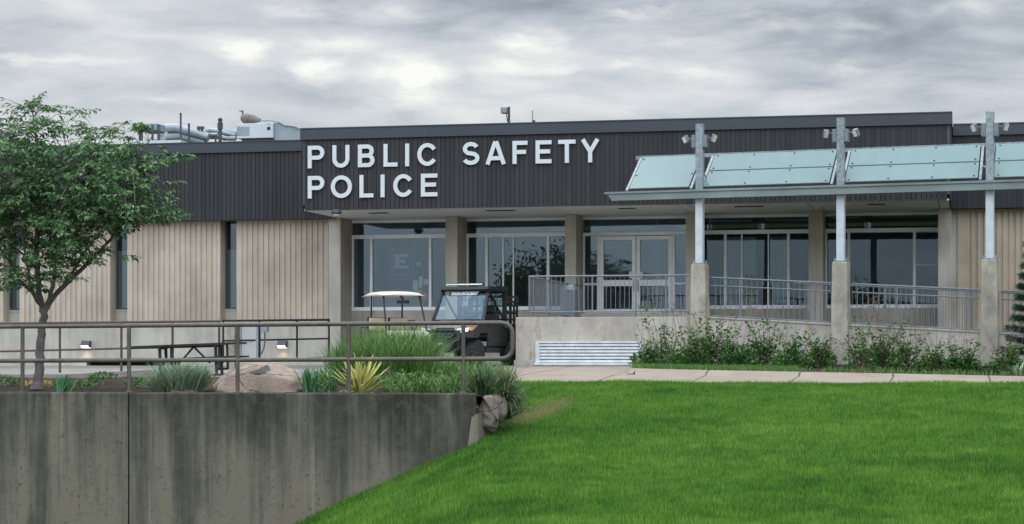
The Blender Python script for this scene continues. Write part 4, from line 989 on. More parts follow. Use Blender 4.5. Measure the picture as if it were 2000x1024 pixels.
def grille(m):
    for i in range(4): m.box(1.44, 1.47, -.27, .27, .60+i*.055, .635+i*.055)
    m.box(1.4, 1.455, -.3, .3, .86, .9)
vp('grille', U, M['darkgrey'], grille)
vp('intake', U, M['dark'], lambda m: m.prism([(1.40, .80), (1.425, .80), (1.33, .93), (1.3, .93)], lambda p: Vector((p[0]+.02, -.23, p[1])), lambda p: Vector((p[0]+.02, .23, p[1]))))
def bump_(m):
    for s in (-1, 1): m.tube([(1.4, s*.25, .42), (1.55, s*.27, .44), (1.56, s*.28, .7), (1.45, s*.3, .8)], .024)
    m.tube([(1.56, -.28, .68), (1.56, .28, .68)], .022); m.box(1.45, 1.56, -.3, .3, .36, .56, bev=.02)
vp('bumper', U, M['blackmetal'], bump_)
vp('number_plate', U, M['galv_white'], lambda m: m.box(1.575, 1.582, -.15, .05, .52, .58))
vp('fairlead', U, M['grey'], lambda m: m.box(1.562, 1.574, -.07, .07, .42, .47))
for s in (-1, 1):
    h_ = vp('headlight', U, M['headlamp'], lambda m: m.add([Vector(p) for p in ((1.41, s*.33, .78), (1.38, s*.62, .84), (1.33, s*.64, .93), (1.37, s*.34, .9), (1.3, s*.33, .78), (1.27, s*.62, .84), (1.22, s*.64, .93), (1.26, s*.34, .9))], [(0,1,2,3),(7,6,5,4),(0,4,5,1),(1,5,6,2),(2,6,7,3),(3,7,4,0)]))
    vp('turn_signal', U, M['amber'], lambda m: m.box(1.27, 1.36, s*.66, s*.72, .86, .93))
def frame_(m):
    for s in (-1, 1):
        m.bar((.62, s*.66, 1.08), (.18, s*.6, 1.86), .07); m.bar((.18, s*.6, 1.86), (-.75, s*.6, 1.86), .06); m.bar((-.75, s*.62, .5), (-.75, s*.6, 1.86), .09)
        m.bar((-.72, s*.62, 1.1), (.1, s*.62, 1.75), .03)
    m.bar((.19, -.6, 1.85), (.19, .6, 1.85), .07); m.bar((.62, -.66, 1.1), (.62, .66, 1.1), .07); m.bar((-.75, -.6, 1.82), (-.75, .6, 1.82), .06)
vp('roll_cage', U, M['black'], frame_)
ws_ = vp('windscreen', U, M['windshield'], lambda m: m.add([Vector(p) for p in ((.61, -.62, 1.13), (.61, .62, 1.13), (.21, .57, 1.82), (.21, -.57, 1.82))], [(0,1,2,3)]))
vp('rear_window', U, M['windshield'], lambda m: m.add([Vector(p) for p in ((-.76, -.58, 1.1), (-.76, .58, 1.1), (-.76, .56, 1.8), (-.76, -.56, 1.8))], [(0,1,2,3)]))
# banner
cu = bpy.data.curves.new('banner', 'FONT'); cu.body = 'PARKING ENFORCEMENT'; cu.size = .1; cu.align_x = 'CENTER'; cu.offset = .006; cu.shear = .2; cu.extrude = .001
to = bpy.data.objects.new('banner', cu); COL.objects.link(to); bpy.context.view_layer.update()
me = bpy.data.meshes.new_from_object(to.evaluated_get(bpy.context.evaluated_depsgraph_get())); bpy.data.objects.remove(to)
up_ = Vector((.21-.61, 0, .69)).normalized(); lx = Vector((0, 1, 0)); nn = lx.cross(up_)
xs = [v.co.x for v in me.vertices]; sc_ = .72/(max(xs)-min(xs))
for v in me.vertices:
    c = v.co.copy(); q = Vector((.61, 0, 1.13)) + up_*(.685 + c.y*sc_*2.0) + lx*(c.x*sc_-.0) + nn*(.012+c.z); v.co = q
vp('windscreen_strip', U, M['black'], lambda m: m.add([Vector((.61, 0, 1.13))+up_*a_+lx*b_+nn*.006 for a_, b_ in ((.665, -.4), (.665, .4), (.775, .4), (.775, -.4))], [(0, 1, 2, 3)]))
o = bpy.data.objects.new('windscreen_lettering', me); COL.objects.link(o); me.materials.append(M['paper']); o.parent = U
vp('roof', U, M['black'], lambda m: m.prism([(.34, 1.86), (.3, 1.93), (-.8, 1.96), (-.86, 1.88)], lambda p: Vector((p[0], -.66, p[1])), lambda p: Vector((p[0], .66, p[1]))))
lb_ = vp('light_bar', U, M['blackmetal'], lambda m: m.box(.2, .28, -.5, .5, 1.955, 2.01, bev=.008))
vp('lens', lb_, M['headlamp'], lambda m: m.box(.281, .286, -.48, .48, 1.968, 1.998))
def dr_(m, s):
    m.box(-.7, .48, s*.68, s*.72, .5, 1.08, bev=.015); m.box(-.66, .42, s*.66, s*.735, .6, .66, bev=.01)
for s in (-1, 1):
    d_ = vp('door', U, M['black'], lambda m: dr_(m, s)); vp('handle', d_, M['darkgrey'], lambda m: m.box(-.6, -.45, s*.735, s*.76, .95, .99))
for y in (-.3, .3):
    st = vp('seat', U, M['black'], lambda m: (m.box(-.55, -.05, y-.24, y+.24, .62, .76, bev=.04), m.box(-.62, -.5, y-.23, y+.23, .74, 1.3, bev=.05), m.box(-.61, -.53, y-.13, y+.13, 1.3, 1.5, bev=.04)))
vp('cab_screen', U, M['blackmetal'], lambda m: ([m.bar((-.72, y, 1.1), (-.72, y, 1.7), .015) for y in np.linspace(-.28, .28, 5)], m.tube([(-.72, -.35, 1.1), (-.72, -.35, 1.6), (-.72, -.2, 1.75), (-.72, .2, 1.75), (-.72, .35, 1.6), (-.72, .35, 1.1)], .02)))
vp('steering_wheel', U, M['black'], lambda m: m.tube([(.28+.04*math.cos(t_), .33+.17*math.sin(t_), 1.14+.1*math.cos(t_)) for t_ in np.linspace(0, 2*PI, 17)], .014, 6))
vp('dashboard', U, M['black'], lambda m: m.box(.4, .56, -.6, .6, .9, 1.1, bev=.03))
cb = vp('cargo_bed', U, M['black'], lambda m: (m.box(-1.5, -.8, -.68, .68, .62, .68), m.box(-1.5, -.8, .64, .7, .68, 1.0), m.box(-1.5, -.8, -.7, -.64, .68, 1.0), m.box(-1.54, -1.5, -.7, .7, .62, 1.0), m.box(-.84, -.8, -.64, .64, .68, 1.05)))
def net(m):
    for y in np.linspace(-.64, .64, 8): m.bar((-1.42, y, 1.0), (-1.42, y, 1.72), .045)
    for z in (1.02, 1.16, 1.32, 1.5, 1.72): m.bar((-1.43, -.64, z), (-1.43, .64, z), .045)
    for x in (-1.2, -1.0): m.bar((x, .66, 1.0), (x, .66, 1.6), .04)
    for z in (1.16, 1.34, 1.6): m.bar((-1.42, .66, z), (-.82, .66, z), .04)
vp('cargo_rack', cb, M['blackmetal'], net)
for x in (.98, -1.0):
    for s in (-1, 1): wheel(U, x, s*.62, .32, .24, M['blackmetal'])
# golf cart
a = math.radians(26)
G = vehicle('golf_cart', 768, 47.6, -.33, (math.sin(a), -math.cos(a)), 'cream golf cart with two tan seats parked behind the tall grass', 'golf cart')
def roof_(m):
    nx, ny = 12, 10; vs = []; L_, Wd = 1.42, 1.12
    for s_ in (0, 1):
        for i in range(nx+1):
            for j in range(ny+1):
                u = -1+2*i/nx; v = -1+2*j/ny; ed = max(abs(u), abs(v)); sq = (1-.06*(v*v)*(abs(u) > .99)); 
                z = 1.80 - .05*abs(u)**3 - .045*abs(v)**3 + (.0 if s_ == 0 else -.03) - (.03 if ed > .95 else 0)*(s_ == 0)
                if s_ == 1: z = 1.69 + (.03 if ed < .9 else 0)
                vs.append(Vector((u*L_/2*(1-.05*v*v), v*Wd/2*(1-.05*u*u), z)))
    n_ = (nx+1)*(ny+1); fs = []
    for s_ in (0, 1):
        for i in range(nx):
            for j in range(ny):
                q = [i*(ny+1)+j, (i+1)*(ny+1)+j, (i+1)*(ny+1)+j+1, i*(ny+1)+j+1]; fs.append(tuple(k+s_*n_ for k in (q if s_ == 0 else q[::-1])))
    edge = [i*(ny+1) for i in range(nx+1)] + [nx*(ny+1)+j for j in range(1, ny+1)] + [i*(ny+1)+ny for i in range(nx-1, -1, -1)] + [j for j in range(ny-1, 0, -1)]
    for k in range(len(edge)): a_, b_ = edge[k], edge[(k+1) % len(edge)]; fs.append((a_, b_, b_+n_, a_+n_))
    m.add(vs, fs)
vp('roof', G, M['cream'], roof_, True)
for s in (-1, 1):
    vp('roof_post', G, M['blackmetal'], lambda m: m.tube([(.5, s*.46, 1.71), (.84, s*.52, .8), (.88, s*.52, .6)], .022)); vp('roof_post', G, M['blackmetal'], lambda m: m.tube([(-.46, s*.38, 1.71), (-.4, s*.4, 1.66), (-.4, s*.4, .6)], .022))
for y in (-.27, .27):
    st = vp('seat_back', G, M['tan'], lambda m: m.box(-.32, -.22, y-.24, y+.24, .86, 1.17, bev=.045)); vp('back_shell', st, M['black'], lambda m: m.box(-.38, -.325, y-.255, y+.255, .85, 1.185, bev=.02))
vp('seat', G, M['tan'], lambda m: m.box(-.3, .22, -.52, .52, .68, .8, bev=.04))
vp('body', G, M['cream'], lambda m: (m.prism([(1.12, .3), (1.15, .5), (1.0, .78), (.78, .86), (.7, .8), (.66, .32)], lambda p: Vector((p[0], -.52, p[1])), lambda p: Vector((p[0], .52, p[1]))), m.box(-1.1, .2, -.54, .54, .38, .68, bev=.06), m.box(.1, .7, -.5, .5, .28, .34)))
vp('basket', G, M['blackmetal'], lambda m: ([m.bar((-.95, y, .7), (-.95, y, .95), .015) for y in np.linspace(-.45, .45, 9)], m.bar((-.95, -.45, .95), (-.95, .45, .95), .02)))
vp('mirror', G, M['black'], lambda m: (m.bar((.6, .0, 1.68), (.6, .0, 1.56), .015), m.box(.59, .61, -.16, .16, 1.5, 1.58, bev=.01)))
vp('steering_wheel', G, M['black'], lambda m: (m.tube([(.42+.08*math.cos(t_), .27+.16*math.sin(t_), .98+.13*math.cos(t_)) for t_ in np.linspace(0, 2*PI, 17)], .013, 6), m.bar((.45, .27, .96), (.75, .27, .7), .03)))
for s in (-1, 1): vp('headlight', G, M['headlamp'], lambda m: m.lathe([(.05, 1.1), (.06, 1.13), (.02, 1.15)], (0, s*.38, .6), 'x', 10))
for x in (.85, -.75):
    for s in (-1, 1): wheel(G, x, s*.5, .23, .18, M['galv_white'])
# ================================================================ boulders
def boulder(name, c, r, seed, mat, label, lump=.22, parent=None, flat=.0, cat='boulder', rot=0.):
    cut = .82 if r[0] > .5 else .9
    bm = bmesh.new(); bmesh.ops.create_icosphere(bm, subdivisions=5, radius=1)
    for v in bm.verts:
        p = v.co.copy(); n1 = mnoise.noise(p*1.1+Vector((seed, 0, 0))); n2 = mnoise.noise(p*3+Vector((0, seed, 0))); n3 = -abs(mnoise.noise(p*6+Vector((0, 0, seed))))*3+mnoise.noise(p*14)
        v.co = p*(1+lump*n1+.07*n2+.02*n3)
        for k in range(5):
            d = Vector((math.sin(seed+k*2.1), math.cos(seed*1.3+k*1.7), math.sin(k*1.1+seed)*.6)).normalized(); e = v.co.dot(d)-cut
            if e > 0: v.co -= d*e*.8
    me = bpy.data.meshes.new(name)
    for f in bm.faces: f.smooth = True
    Mx = Matrix.Rotation(PHI+rot, 4, 'Z') @ Matrix.Diagonal((r[0], r[1], r[2], 1)); bm.transform(Mx); bm.to_mesh(me); bm.free()
    o = bpy.data.objects.new(name, me); COL.objects.link(o); me.materials.append(mat)
    if parent: o.parent = parent; o.location = Vector(c)-wloc(parent)
    else: o.location = c; tag(o, label, cat)
    return o
b1 = boulder('boulder', P(508, 752, 31.4), (.74, .55, .36), 3.1, M['pinkrock'], 'large rounded pink boulder in the bed left of the yellow yucca')
m = MB(); q = [(488, 716), (500, 712.5), (524, 713), (528, 722), (520, 729), (498, 731), (488, 727)]
pc_ = [P(p[0], p[1], 30.98) for p in q]
def onrock(o, pts):
    out = []; inv = o.matrix_world.inverted()
    bpy.context.view_layer.update(); inv = o.matrix_world.inverted()
    for p in pts:
        lo = inv @ Vector((0, 0, 0)); d = (inv @ p - lo).normalized(); ok, loc, nrm, _ = o.ray_cast(lo, d)
        out.append((o.matrix_world @ loc - p.normalized()*.012) if ok else p)
    return out
cpt = P(508, 721, 31); ring = onrock(b1, pc_+[cpt]); n = len(pc_)
fine = []
m.add(ring, [(i, (i+1) % n, n) for i in range(n)]); obj('stone_patch', m, M['stonepatch'], b1)
boulder('boulder', P(953, 808, 29.4), (.16, .2, .29), 1.7, M['greyrock'], 'small mossy boulder wedged against the end of the retaining wall', .3)
boulder('boulder', P(971, 798, 29.8), (.15, .18, .2), 4.4, M['greyrock'], 'flatter pale boulder half covered by the drooping strap leaved plant', .25)
boulder('stone', P(1525, 713, 44.6), (.33, .2, .13), 2.2, M['greyrock'], 'low grey stone at the front of the shrub bed', .2, cat='stone')
boulder('stone', P(757, 729, 34), (.1, .09, .07), 4.2, M['greyrock'], 'small grey stone showing among the yellow yucca leaves', .2, cat='stone')
# ================================================================ plants
def blades(C0, n, length, width, lean, droop, spread=.05, seg=4, lj=.3, base_z=None, az=None, stiff=0., wprof=None, rng=RNG):
    """numpy ribbons rising from around C0; returns V, faces_flat, loop_tot, tint"""
    th = rng.uniform(0, 2*PI, n) if az is None else rng.uniform(az[0], az[1], n)
    r0 = np.sqrt(rng.uniform(0, 1, n))*spread; ph = rng.uniform(0, 2*PI, n)
    bx = C0[0]+r0*np.cos(ph); by = C0[1]+r0*np.sin(ph)*1.0; bz = np.full(n, C0[2]) if base_z is None else base_z(bx, by)
    L = length*(1-lj*rng.uniform(0, 1, n)); le = np.abs(rng.normal(0, 1, n))*lean*.5+lean*rng.uniform(.1, .9, n); dr = droop*rng.uniform(.3, 1.2, n)
    ts = np.linspace(0, 1, seg+1); V = []; 
    dirx, diry = np.cos(th), np.sin(th); sx, sy = -diry, dirx
    tw = rng.uniform(-.8, .8, n); 
    s2x = sx*np.cos(tw)+dirx*np.sin(tw); s2y = sy*np.cos(tw)+diry*np.sin(tw)
    x = bx.copy(); y = by.copy(); z = bz-.02; prev = 0
    for i, t in enumerate(ts):
        if i:
            ang = le + dr*t*t; ds = L/seg
            x = x+dirx*np.sin(ang)*ds; y = y+diry*np.sin(ang)*ds; z = z+np.cos(ang)*ds
        wdt = width*(wprof(t) if wprof else (1-.15*(1-t) if t < .5 else max(.04, 1-((t-.5)/.5)**1.6)))*.5
        V.append(np.stack([x-s2x*wdt, y-s2y*wdt, z], 1)); V.append(np.stack([x+s2x*wdt, y+s2y*wdt, z], 1))
    V = np.stack(V, 1).reshape(-1, 3); k = 2*(seg+1); base = np.arange(n)*k
    q = np.concatenate([[2*i, 2*i+1, 2*i+3, 2*i+2] for i in range(seg)]).astype(np.int64)
    ff = (base[:, None]+q[None, :]).ravel(); lt = np.full(n*seg, 4); tint = np.repeat(rng.uniform(0, 1, n), k)
    return V, ff, lt, tint
def merge(lst):
    Vs, Fs, Ls, Ts = [], [], [], []; off = 0
    for V, f, l, t in lst: Vs.append(V); Fs.append(f+off); Ls.append(l); Ts.append(t); off += len(V)
    return np.concatenate(Vs), np.concatenate(Fs), np.concatenate(Ls), np.concatenate(Ts)
def plant(name, lst, mat, label, cat, group=None, kind=None, loc=None, parent=None):
    V, f, l, t = merge(lst) if isinstance(lst, list) else lst
    me = np_mesh(name, V, f, l, t)
    if parent is not None: return link(name, me, mat, parent)
    if loc is None: loc = (float(V[:,0].mean()), float(V[:,1].mean()), float(V[:,2].min()))
    o = link(name, me, mat, loc=loc); return tag(o, label, cat, group, kind)
def bz_np(x, y):
    out = np.empty(len(x))
    for i in range(len(x)): xc, t = cam_of(x[i], y[i]); out[i] = bed_z(xc, t)
    return out
def G3(px, py, t): p = P(px, py, t); xc, tt = cam_of(p.x, p.y); return (p.x, p.y, bed_z(xc, tt))
# sage grass
plant('sage_grass', [blades(G3(345, 750, 31.6), 900, .66, .013, .6, .7, .22), blades(G3(378, 750, 31.7), 600, .6, .013, .5, .8, .17), blades(G3(312, 750, 31.5), 320, .44, .012, .7, .8, .12)], M['sage'], 'fluffy pale sage green grass clump beside the pink boulder', 'grass clump')
plant('dry_thatch', blades(G3(355, 758, 31.1), 300, .12, .01, .9, 1., .22), M['drystem'], 'straw coloured dead thatch under the sage green grass', 'thatch', kind='stuff')
# yucca
yw = lambda t: .55+1.2*t if t < .4 else 1.03*(1-((t-.4)/.6)**2.2)+.02
yl = [blades(G3(703, 755, 30.5), 54, .68, .048, .5, .2, .05, 6, .3, wprof=yw), blades(G3(705, 755, 30.4), 44, .62, .05, 1.1, .7, .05, 6, .3, wprof=yw), blades(G3(700, 755, 30.3), 16, .62, .04, 1.45, .15, .04, 6, .15, az=(PI*.9, PI*1.15), wprof=yw)]
plant('yucca', yl, M['yucca'], 'yellow striped spiky yucca behind the railing post', 'yucca')
# iris
for px, py, t, n, L, lab in ((122, 762, 30.3, 60, .36, 'narrow blue green iris clump between the first two railing posts'), (607, 762, 30.8, 90, .46, 'blue green iris clump right of the pink boulder'), (640, 762, 31.4, 50, .5, 'taller green iris clump left of the yellow yucca')):
    plant('iris', blades(G3(px, py, t), n, L, .026, .28, .35, .13, 4, .35), M['iris'], lab, 'iris')
for px, t, lab in ((98, 34, 'small golden leaved plant right of the tree trunk'), (58, 34, 'small golden leaved plant left of the tree trunk')):
    plant('golden_plant', blades(G3(px, 740, t), 46, .22, .03, .7, 1., .08, 4, .3), M['gold'], lab, 'plant')
# lily like leaf plant
def leafy(c, n, L, w, spread, hgt, rng=RNG, up=.5):
    """scattered broad leaves (4-gon kites, folded) inside an ellipsoid around c"""
    u = rng.normal(0, 1, (n, 3)); u /= np.linalg.norm(u, axis=1)[:, None]; rr = rng.uniform(.25, 1, n)**.6
    pos = np.stack([c[0]+u[:,0]*rr*spread, c[1]+u[:,1]*rr*spread, c[2]+hgt*.5+u[:,2]*rr*hgt*.5], 1)
    d = u*np.array([1, 1, .3])+np.array([0, 0, up])+rng.normal(0, .45, (n, 3)); return leaves_at(pos, d, L, w, rng)
def leaves_at(pos, d, L, w, rng=RNG, lj=.4, fold=.25):
    n = len(pos); d = d/np.linalg.norm(d, axis=1)[:, None]
    r = rng.normal(0, 1, (n, 3))*.6+np.array([0, 0, 1.]); s = np.cross(d, r); s /= np.linalg.norm(s, axis=1)[:, None]+1e-9; nn = np.cross(s, d)
    l = (L*(1-lj*rng.uniform(0, 1, n)))[:, None]; ww = w*(.8+.4*rng.uniform(0, 1, n))[:, None]
    tip = pos+d*l+np.array([0, 0, -1.])*l*.22; mid = pos+d*l*.45
    A = pos; Bl = mid+s*ww*.5+nn*ww*fold; Br = mid-s*ww*.5+nn*ww*fold; T = tip; C2 = mid+d*l*.3+s*ww*.3+nn*ww*fold*.6; C3 = mid+d*l*.3-s*ww*.3+nn*ww*fold*.6; MM = mid+d*l*.28
    V = np.stack([A, Bl, C2, T, MM, C3, Br], 1).reshape(-1, 3); base = np.arange(n)*7
    q = np.array([0, 1, 2, 4, 4, 2, 3, 0, 4, 5, 6, 4, 3, 5]); ff = (base[:, None]+q[None, :]).ravel(); lt = np.tile([4, 3, 4, 3], n)
    return V, ff, lt, np.repeat(rng.uniform(0, 1, n), 7)
plant('lily_plant', leafy(G3(634, 762, 30.2), 60, .13, .035, .1, .36), M['grassblade'], 'bright green leafy plant just left of the yellow yucca', 'plant')
for px, py, t, lab in ((10, 750, 34, 'low green plant at the left edge of the bed'), (170, 750, 33, 'low spreading green plant right of the tree trunk'), (266, 750, 33, 'small green plant left of the sage grass'), (200, 738, 36, 'low green plant at the back of the bed under the wall lamp')):
    plant('low_plant', leafy(G3(px, py, t), 130, .1, .035, .25, .16), M['shrubleaf'], lab, 'plant')
for px, lab in ((452, 'tiny green weed in front of the pink boulder'), (500, 'tiny low weed at the foot of the pink boulder right of the post')): plant('weed', leafy(G3(px, 766, 29.8), 40, .05, .02, .1, .06), M['grassblade'], lab, 'weed')
# tall grass mass
tg = []
for i in range(150):
    px = random.uniform(668, 835); t = random.uniform(34, 39.5); tg.append(blades(G3(px, 750, t), 60, (1.26 if px > 705 else .95)*random.uniform(.75, 1.05)*(1-.0*(t-34)), .014, .28, .75, .2, 4, .45))
for i in range(60):
    px = random.uniform(800, 1000); t = random.uniform(35, 39.5); tg.append(blades(G3(px, 750, t), 26, random.uniform(.4, .75), .013, .3, .8, .22, 4, .5))
for i in range(110):
    px = random.uniform(760, 905); t = random.uniform(30.2, 34); tg.append(blades(G3(px, 750, t), 36, random.uniform(.2, .42), .013, .4, .9, .15, 4, .45))
for i in range(40):
    px = random.uniform(900, 990); t = random.uniform(31.2, 35); tg.append(blades(G3(px, 750, t), 40, random.uniform(.35, .6), .014, .3, .8, .12, 4, .45))
plant('tall_grass', tg, M['grassblade'], 'mass of tall green grass in the bed in front of the golf cart', 'grass', kind='stuff')
for (px, t, lab) in ((790, 31, 'broad leaved green plant right of the yucca'), (852, 31.2, 'leafy green plant left of the last railing post'), (885, 30.6, 'leafy green plant at the foot of the last railing post'), (820, 30.4, 'low leafy green plant in the middle of the short grass')):
    plant('leafy_plant', leafy(G3(px, 750, t), 120, .11, .04, .17, .3), M['grassblade'], lab, 'plant')
# stakes among the grass
m = MB(); a = P(869, 735, 37); b = P(868, 688, 37); m.tube([a, b], .018); tag(obj('garden_stake', m, M['stake']), 'thin dry stake standing in the grass before the utility vehicle', 'stake')
# strap leaved clump
plant('strap_plant', [blades(G3(962, 770, 31.0), 480, .74, .02, .5, .5, .22, 6, .35), blades(G3(975, 775, 30.6), 380, .68, .02, .85, .7, .16, 6, .35), blades(G3(945, 770, 30.4), 160, .6, .018, .5, .6, .15, 6, .35), blades((G3(982, 776, 30.1)[0], G3(982, 776, 30.1)[1], -.66), 260, .46, .016, 1.3, 1.5, .12, 6, .3, az=(-1.9, .7))], M['strap'], 'big dark strap leaved clump drooping over the boulders at the railing end', 'strap plant')
# ---- right bed shrubs
def bedr_z(px, t):
    tr = TD(px, 39.2)+3.03; k = (t-tr)/(48.6-tr); zr = -(yrear(px)-HZ)*tr/F-.03; return zr+(-.22-zr)*min(1, k*1.3)
SH = [(1268, 44.6, .5, .42, 'small leafy shrub in front of the louvre vent with tall bare twigs', 60), (1300, 45.6, .75, .45, 'leafy shrub between the louvre vent and the half hidden pillar', 90), (1345, 44.4, .8, .42, 'dense shrub at the left foot of the half hidden pillar', 120), (1392, 45.2, .85, .45, 'bushy shrub hiding the right foot of the half hidden pillar', 120), (1440, 44.4, .7, .42, 'low dark shrub under the first bay of the ramp railing', 110), (1490, 45.0, .8, .42, 'upright shrub behind the low grey stone', 110), (1545, 44.2, .75, .42, 'shrub right of the low grey stone', 110), (1600, 44.6, .8, .36, 'shrub with pale arching stems left of the middle pillar', 90), (1680, 43.8, .7, .36, 'thin shrub with straw stems right of the middle pillar', 70), (1722, 44.3, .75, .4, 'shrub with dry stems under the sloping railing', 80), (1775, 43.6, .72, .4, 'sparse shrub midway between the middle and right pillars', 80), (1830, 43.2, .68, .42, 'dark leafy shrub second from the right pillar', 100), (1882, 43.0, .72, .36, 'leafy shrub at the left foot of the right pillar', 90), (1968, 42.6, .75, .42, 'dense shrub between the right pillar and the pine', 110), (2040, 42.6, .8, .4, 'shrub under the pine branches', 90)]
rs = random.Random(5)
for (px, t, hgt, sp, lab, dens) in SH:
    z = bedr_z(px, t); x, y = W((px-1000)/F*t, t); hgt *= rs.uniform(.8, 1.45); dens = int(dens*rs.uniform(.55, 1.15)); sh = thing('shrub', (x, y, z), lab, 'shrub', 'shrubs in the bed along the ramp')
    st = MB(); dry = MB(); pos = []; dirs = []
    nst = 15
    for k in range(nst):
        a = rs.uniform(0, 2*PI); le = rs.uniform(.05, .5); hh = hgt*rs.uniform(.55, 1.18); c = Vector((x+rs.uniform(-.1, .1), y+rs.uniform(-.1, .1), z-.02))
        dv = Vector((math.cos(a)*le, math.sin(a)*le*.8, 1)).normalized(); pts = [c+dv*hh*q+Vector((math.cos(a), math.sin(a), 0))*.12*q*q*hh for q in (0, .35, .7, 1)]
        st.tube(pts, [.008, .006, .005, .003], 4, cap=False)
        nl = int(dens*.16)+6
        for j in range(nl):
            q = rs.uniform(.25, 1); p = pts[0].lerp(pts[3], q)+Vector((rs.gauss(0, .045), rs.gauss(0, .045), rs.gauss(0, .03))); pos.append(p); aa = rs.uniform(0, 2*PI); dirs.append((math.cos(aa), math.sin(aa), rs.uniform(0, .9)))
    for k in range(int(dens*5.2)):                                       # low dark mass
        a = rs.uniform(0, 2*PI); r_ = sp*math.sqrt(rs.random()); pos.append(Vector((x+math.cos(a)*r_, y+math.sin(a)*r_*.7, z+rs.uniform(.02, hgt*.62)*(1-.5*r_/sp)))); dirs.append((math.cos(a)*.7+rs.gauss(0, .4), math.sin(a)*.7+rs.gauss(0, .4), rs.uniform(.1, .9)))
    obj('stems', st, M['drystem'], sh) if False else None
    st.c = [rs.random()*.5 for _ in st.v]; obj('stems', st, M['drystem'], sh)
    V = leaves_at(np.array([tuple(p) for p in pos]), np.array(dirs), .115, .052); plant('foliage', V, M['shrubleaf'], None, None, parent=sh)
    # dried twigs and seed heads of last year
    dr = MB(); nd = 16 if px > 1640 or px < 1300 or px == 1600 else 8
    for k in range(nd):
        a = rs.uniform(0, 2*PI); le = rs.uniform(.05, .7) if px != 1600 else rs.uniform(.5, 1.1); hh = hgt*rs.uniform(1.0, 1.75) if le < .45 else hgt*rs.uniform(.6, .95); c = Vector((x+rs.uniform(-.2, .2), y+rs.uniform(-.12, .12), z))
        dv = Vector((math.cos(a)*le, math.sin(a)*le*.6, 1)).normalized(); pts = [c, c+dv*hh*.5, c+dv*hh+Vector((math.cos(a)*.06, 0, 0))]; dr.tube(pts, [.009, .007, .005], 4, cap=False)
        if rs.random() < .6:
            for j in range(6): b = pts[2]; e = b+Vector((rs.gauss(0, .05), rs.gauss(0, .05), rs.uniform(.0, .07))); dr.tube([b, e], .003, 3, cap=False); dr.box(e.x-.009, e.x+.009, e.y-.009, e.y+.009, e.z-.006, e.z+.008)
    dr.c = [rs.random() for _ in dr.v]; obj('dry_stems', dr, M['drystem'], sh)
# tall weed in front of the vent
x, y = W((1258-1000)/F*44, 44); z = bedr_z(1258, 44); m = MB(); pos = []; dirs = []
t_ = thing('tall_weed', (x, y, z), 'tall thin green weed with leaf clusters in front of the terrace wall', 'weed')
pts = [Vector((x, y, z)), P(1252, 680, 44), P(1256, 640, 44), P(1250, 600, 44)]; m.tube(pts, .006, 4); m.c = [.6]*len(m.v); obj('stems', m, M['drystem'], t_)
for cc in ((1250, 600), (1262, 606), (1262, 625), (1258, 630), (1272, 602)):
    for k in range(16): p = P(cc[0]+rs.gauss(0, 6), cc[1]+rs.gauss(0, 5), 44); pos.append(tuple(p)); dirs.append((rs.gauss(0, 1), rs.gauss(0, 1), .4))
plant('foliage', leaves_at(np.array(pos), np.array(dirs), .09, .04), M['grassblade'], None, None, parent=t_)
# bed edge ground cover
gc = []
n = 26000; px = RNG.uniform(1236, 2080, n); k = RNG.beta(1.0, 3.2, n)*.55; V0 = []
dens_ = np.array([max(.06, .55+1.3*mnoise.noise(Vector((p*.011, 0, 2)))+ (1.2 if p < 1560 else -.2)) for p in px]); keep = RNG.uniform(0, 1, n) < dens_*np.where(k < .06, .25, 1)*np.where(px > 1565, .3, 1)
px, k = px[keep], k[keep]; tr = np.array([TD(p, 39.2)+3.03 for p in px]); t = tr+(48.6-tr)*k; zz = np.array([bedr_z(p, q) for p, q in zip(px, t)]); xc = (px-1000)/F*t
bx_, by_ = xc*CP-t*SP, xc*SP+t*CP
def tri_blades(bx, by, bz, L, w, lean, rng=RNG):
    n = len(bx); th = rng.uniform(0, 2*PI, n); le = np.abs(rng.normal(0, lean, n)); l = L*rng.uniform(.55, 1.1, n); a = rng.uniform(0, 2*PI, n)
    wx, wy = np.cos(a)*w/2, np.sin(a)*w/2
    A = np.stack([bx-wx, by-wy, bz-.01], 1); Bq = np.stack([bx+wx, by+wy, bz-.01], 1)
    T = np.stack([bx+np.cos(th)*np.sin(le)*l, by+np.sin(th)*np.sin(le)*l, bz+np.cos(le)*l], 1)
    V = np.stack([A, Bq, T], 1).reshape(-1, 3); return V, np.arange(3*n), np.full(n, 3), np.repeat(rng.uniform(0, 1, n), 3)
plant('ground_cover', tri_blades(bx_, by_, zz, .12, .03, .5), M['grassblade'], 'low green ground cover along the mulched bed edge', 'ground cover', kind='stuff', loc=(0, 0, 0))
plant('variegated_plant', blades((*W((1988-1000)/F*41.6, 41.6), bedr_z(1988, 41.6)), 44, .42, .03, .6, .9, .08, 5, .3), M['sage'], 'pale green strap leaved plant at the foot of the pine', 'plant')
# ---- lawn blades
n = 560000; u = RNG.uniform(0, 1, n); t = 18.5+(41-18.5)*u**1.15; px = RNG.uniform(470, 2090, n); xc = (px-1000)/F*t; x = xc*CP-t*SP; y = xc*SP+t*CP
ok = (y < 39.18) & ~((xc < -.42) & (t > WALL(xc)+.0)) & ~((xc < .02) & (t > 30.8))
x, y = x[ok], y[ok]; z = lawn_z_np(x, y)
clump = np.sin(x*3.1+np.sin(y*2.7)*2)*np.sin(y*3.7+np.sin(x*1.9)*2)*.18+1
V, f_, l_, tt_ = tri_blades(x, y, z, .085, .0105, .42); V = V.reshape(-1, 3, 3); V[:, 2, 2] = z+(V[:, 2, 2]-z)*clump; V = V.reshape(-1, 3)
plant('lawn_grass', (V, f_, l_, tt_), M['lawn'], 'mown bright green grass blades covering the slope', 'grass', kind='stuff', loc=(0, 0, 0))
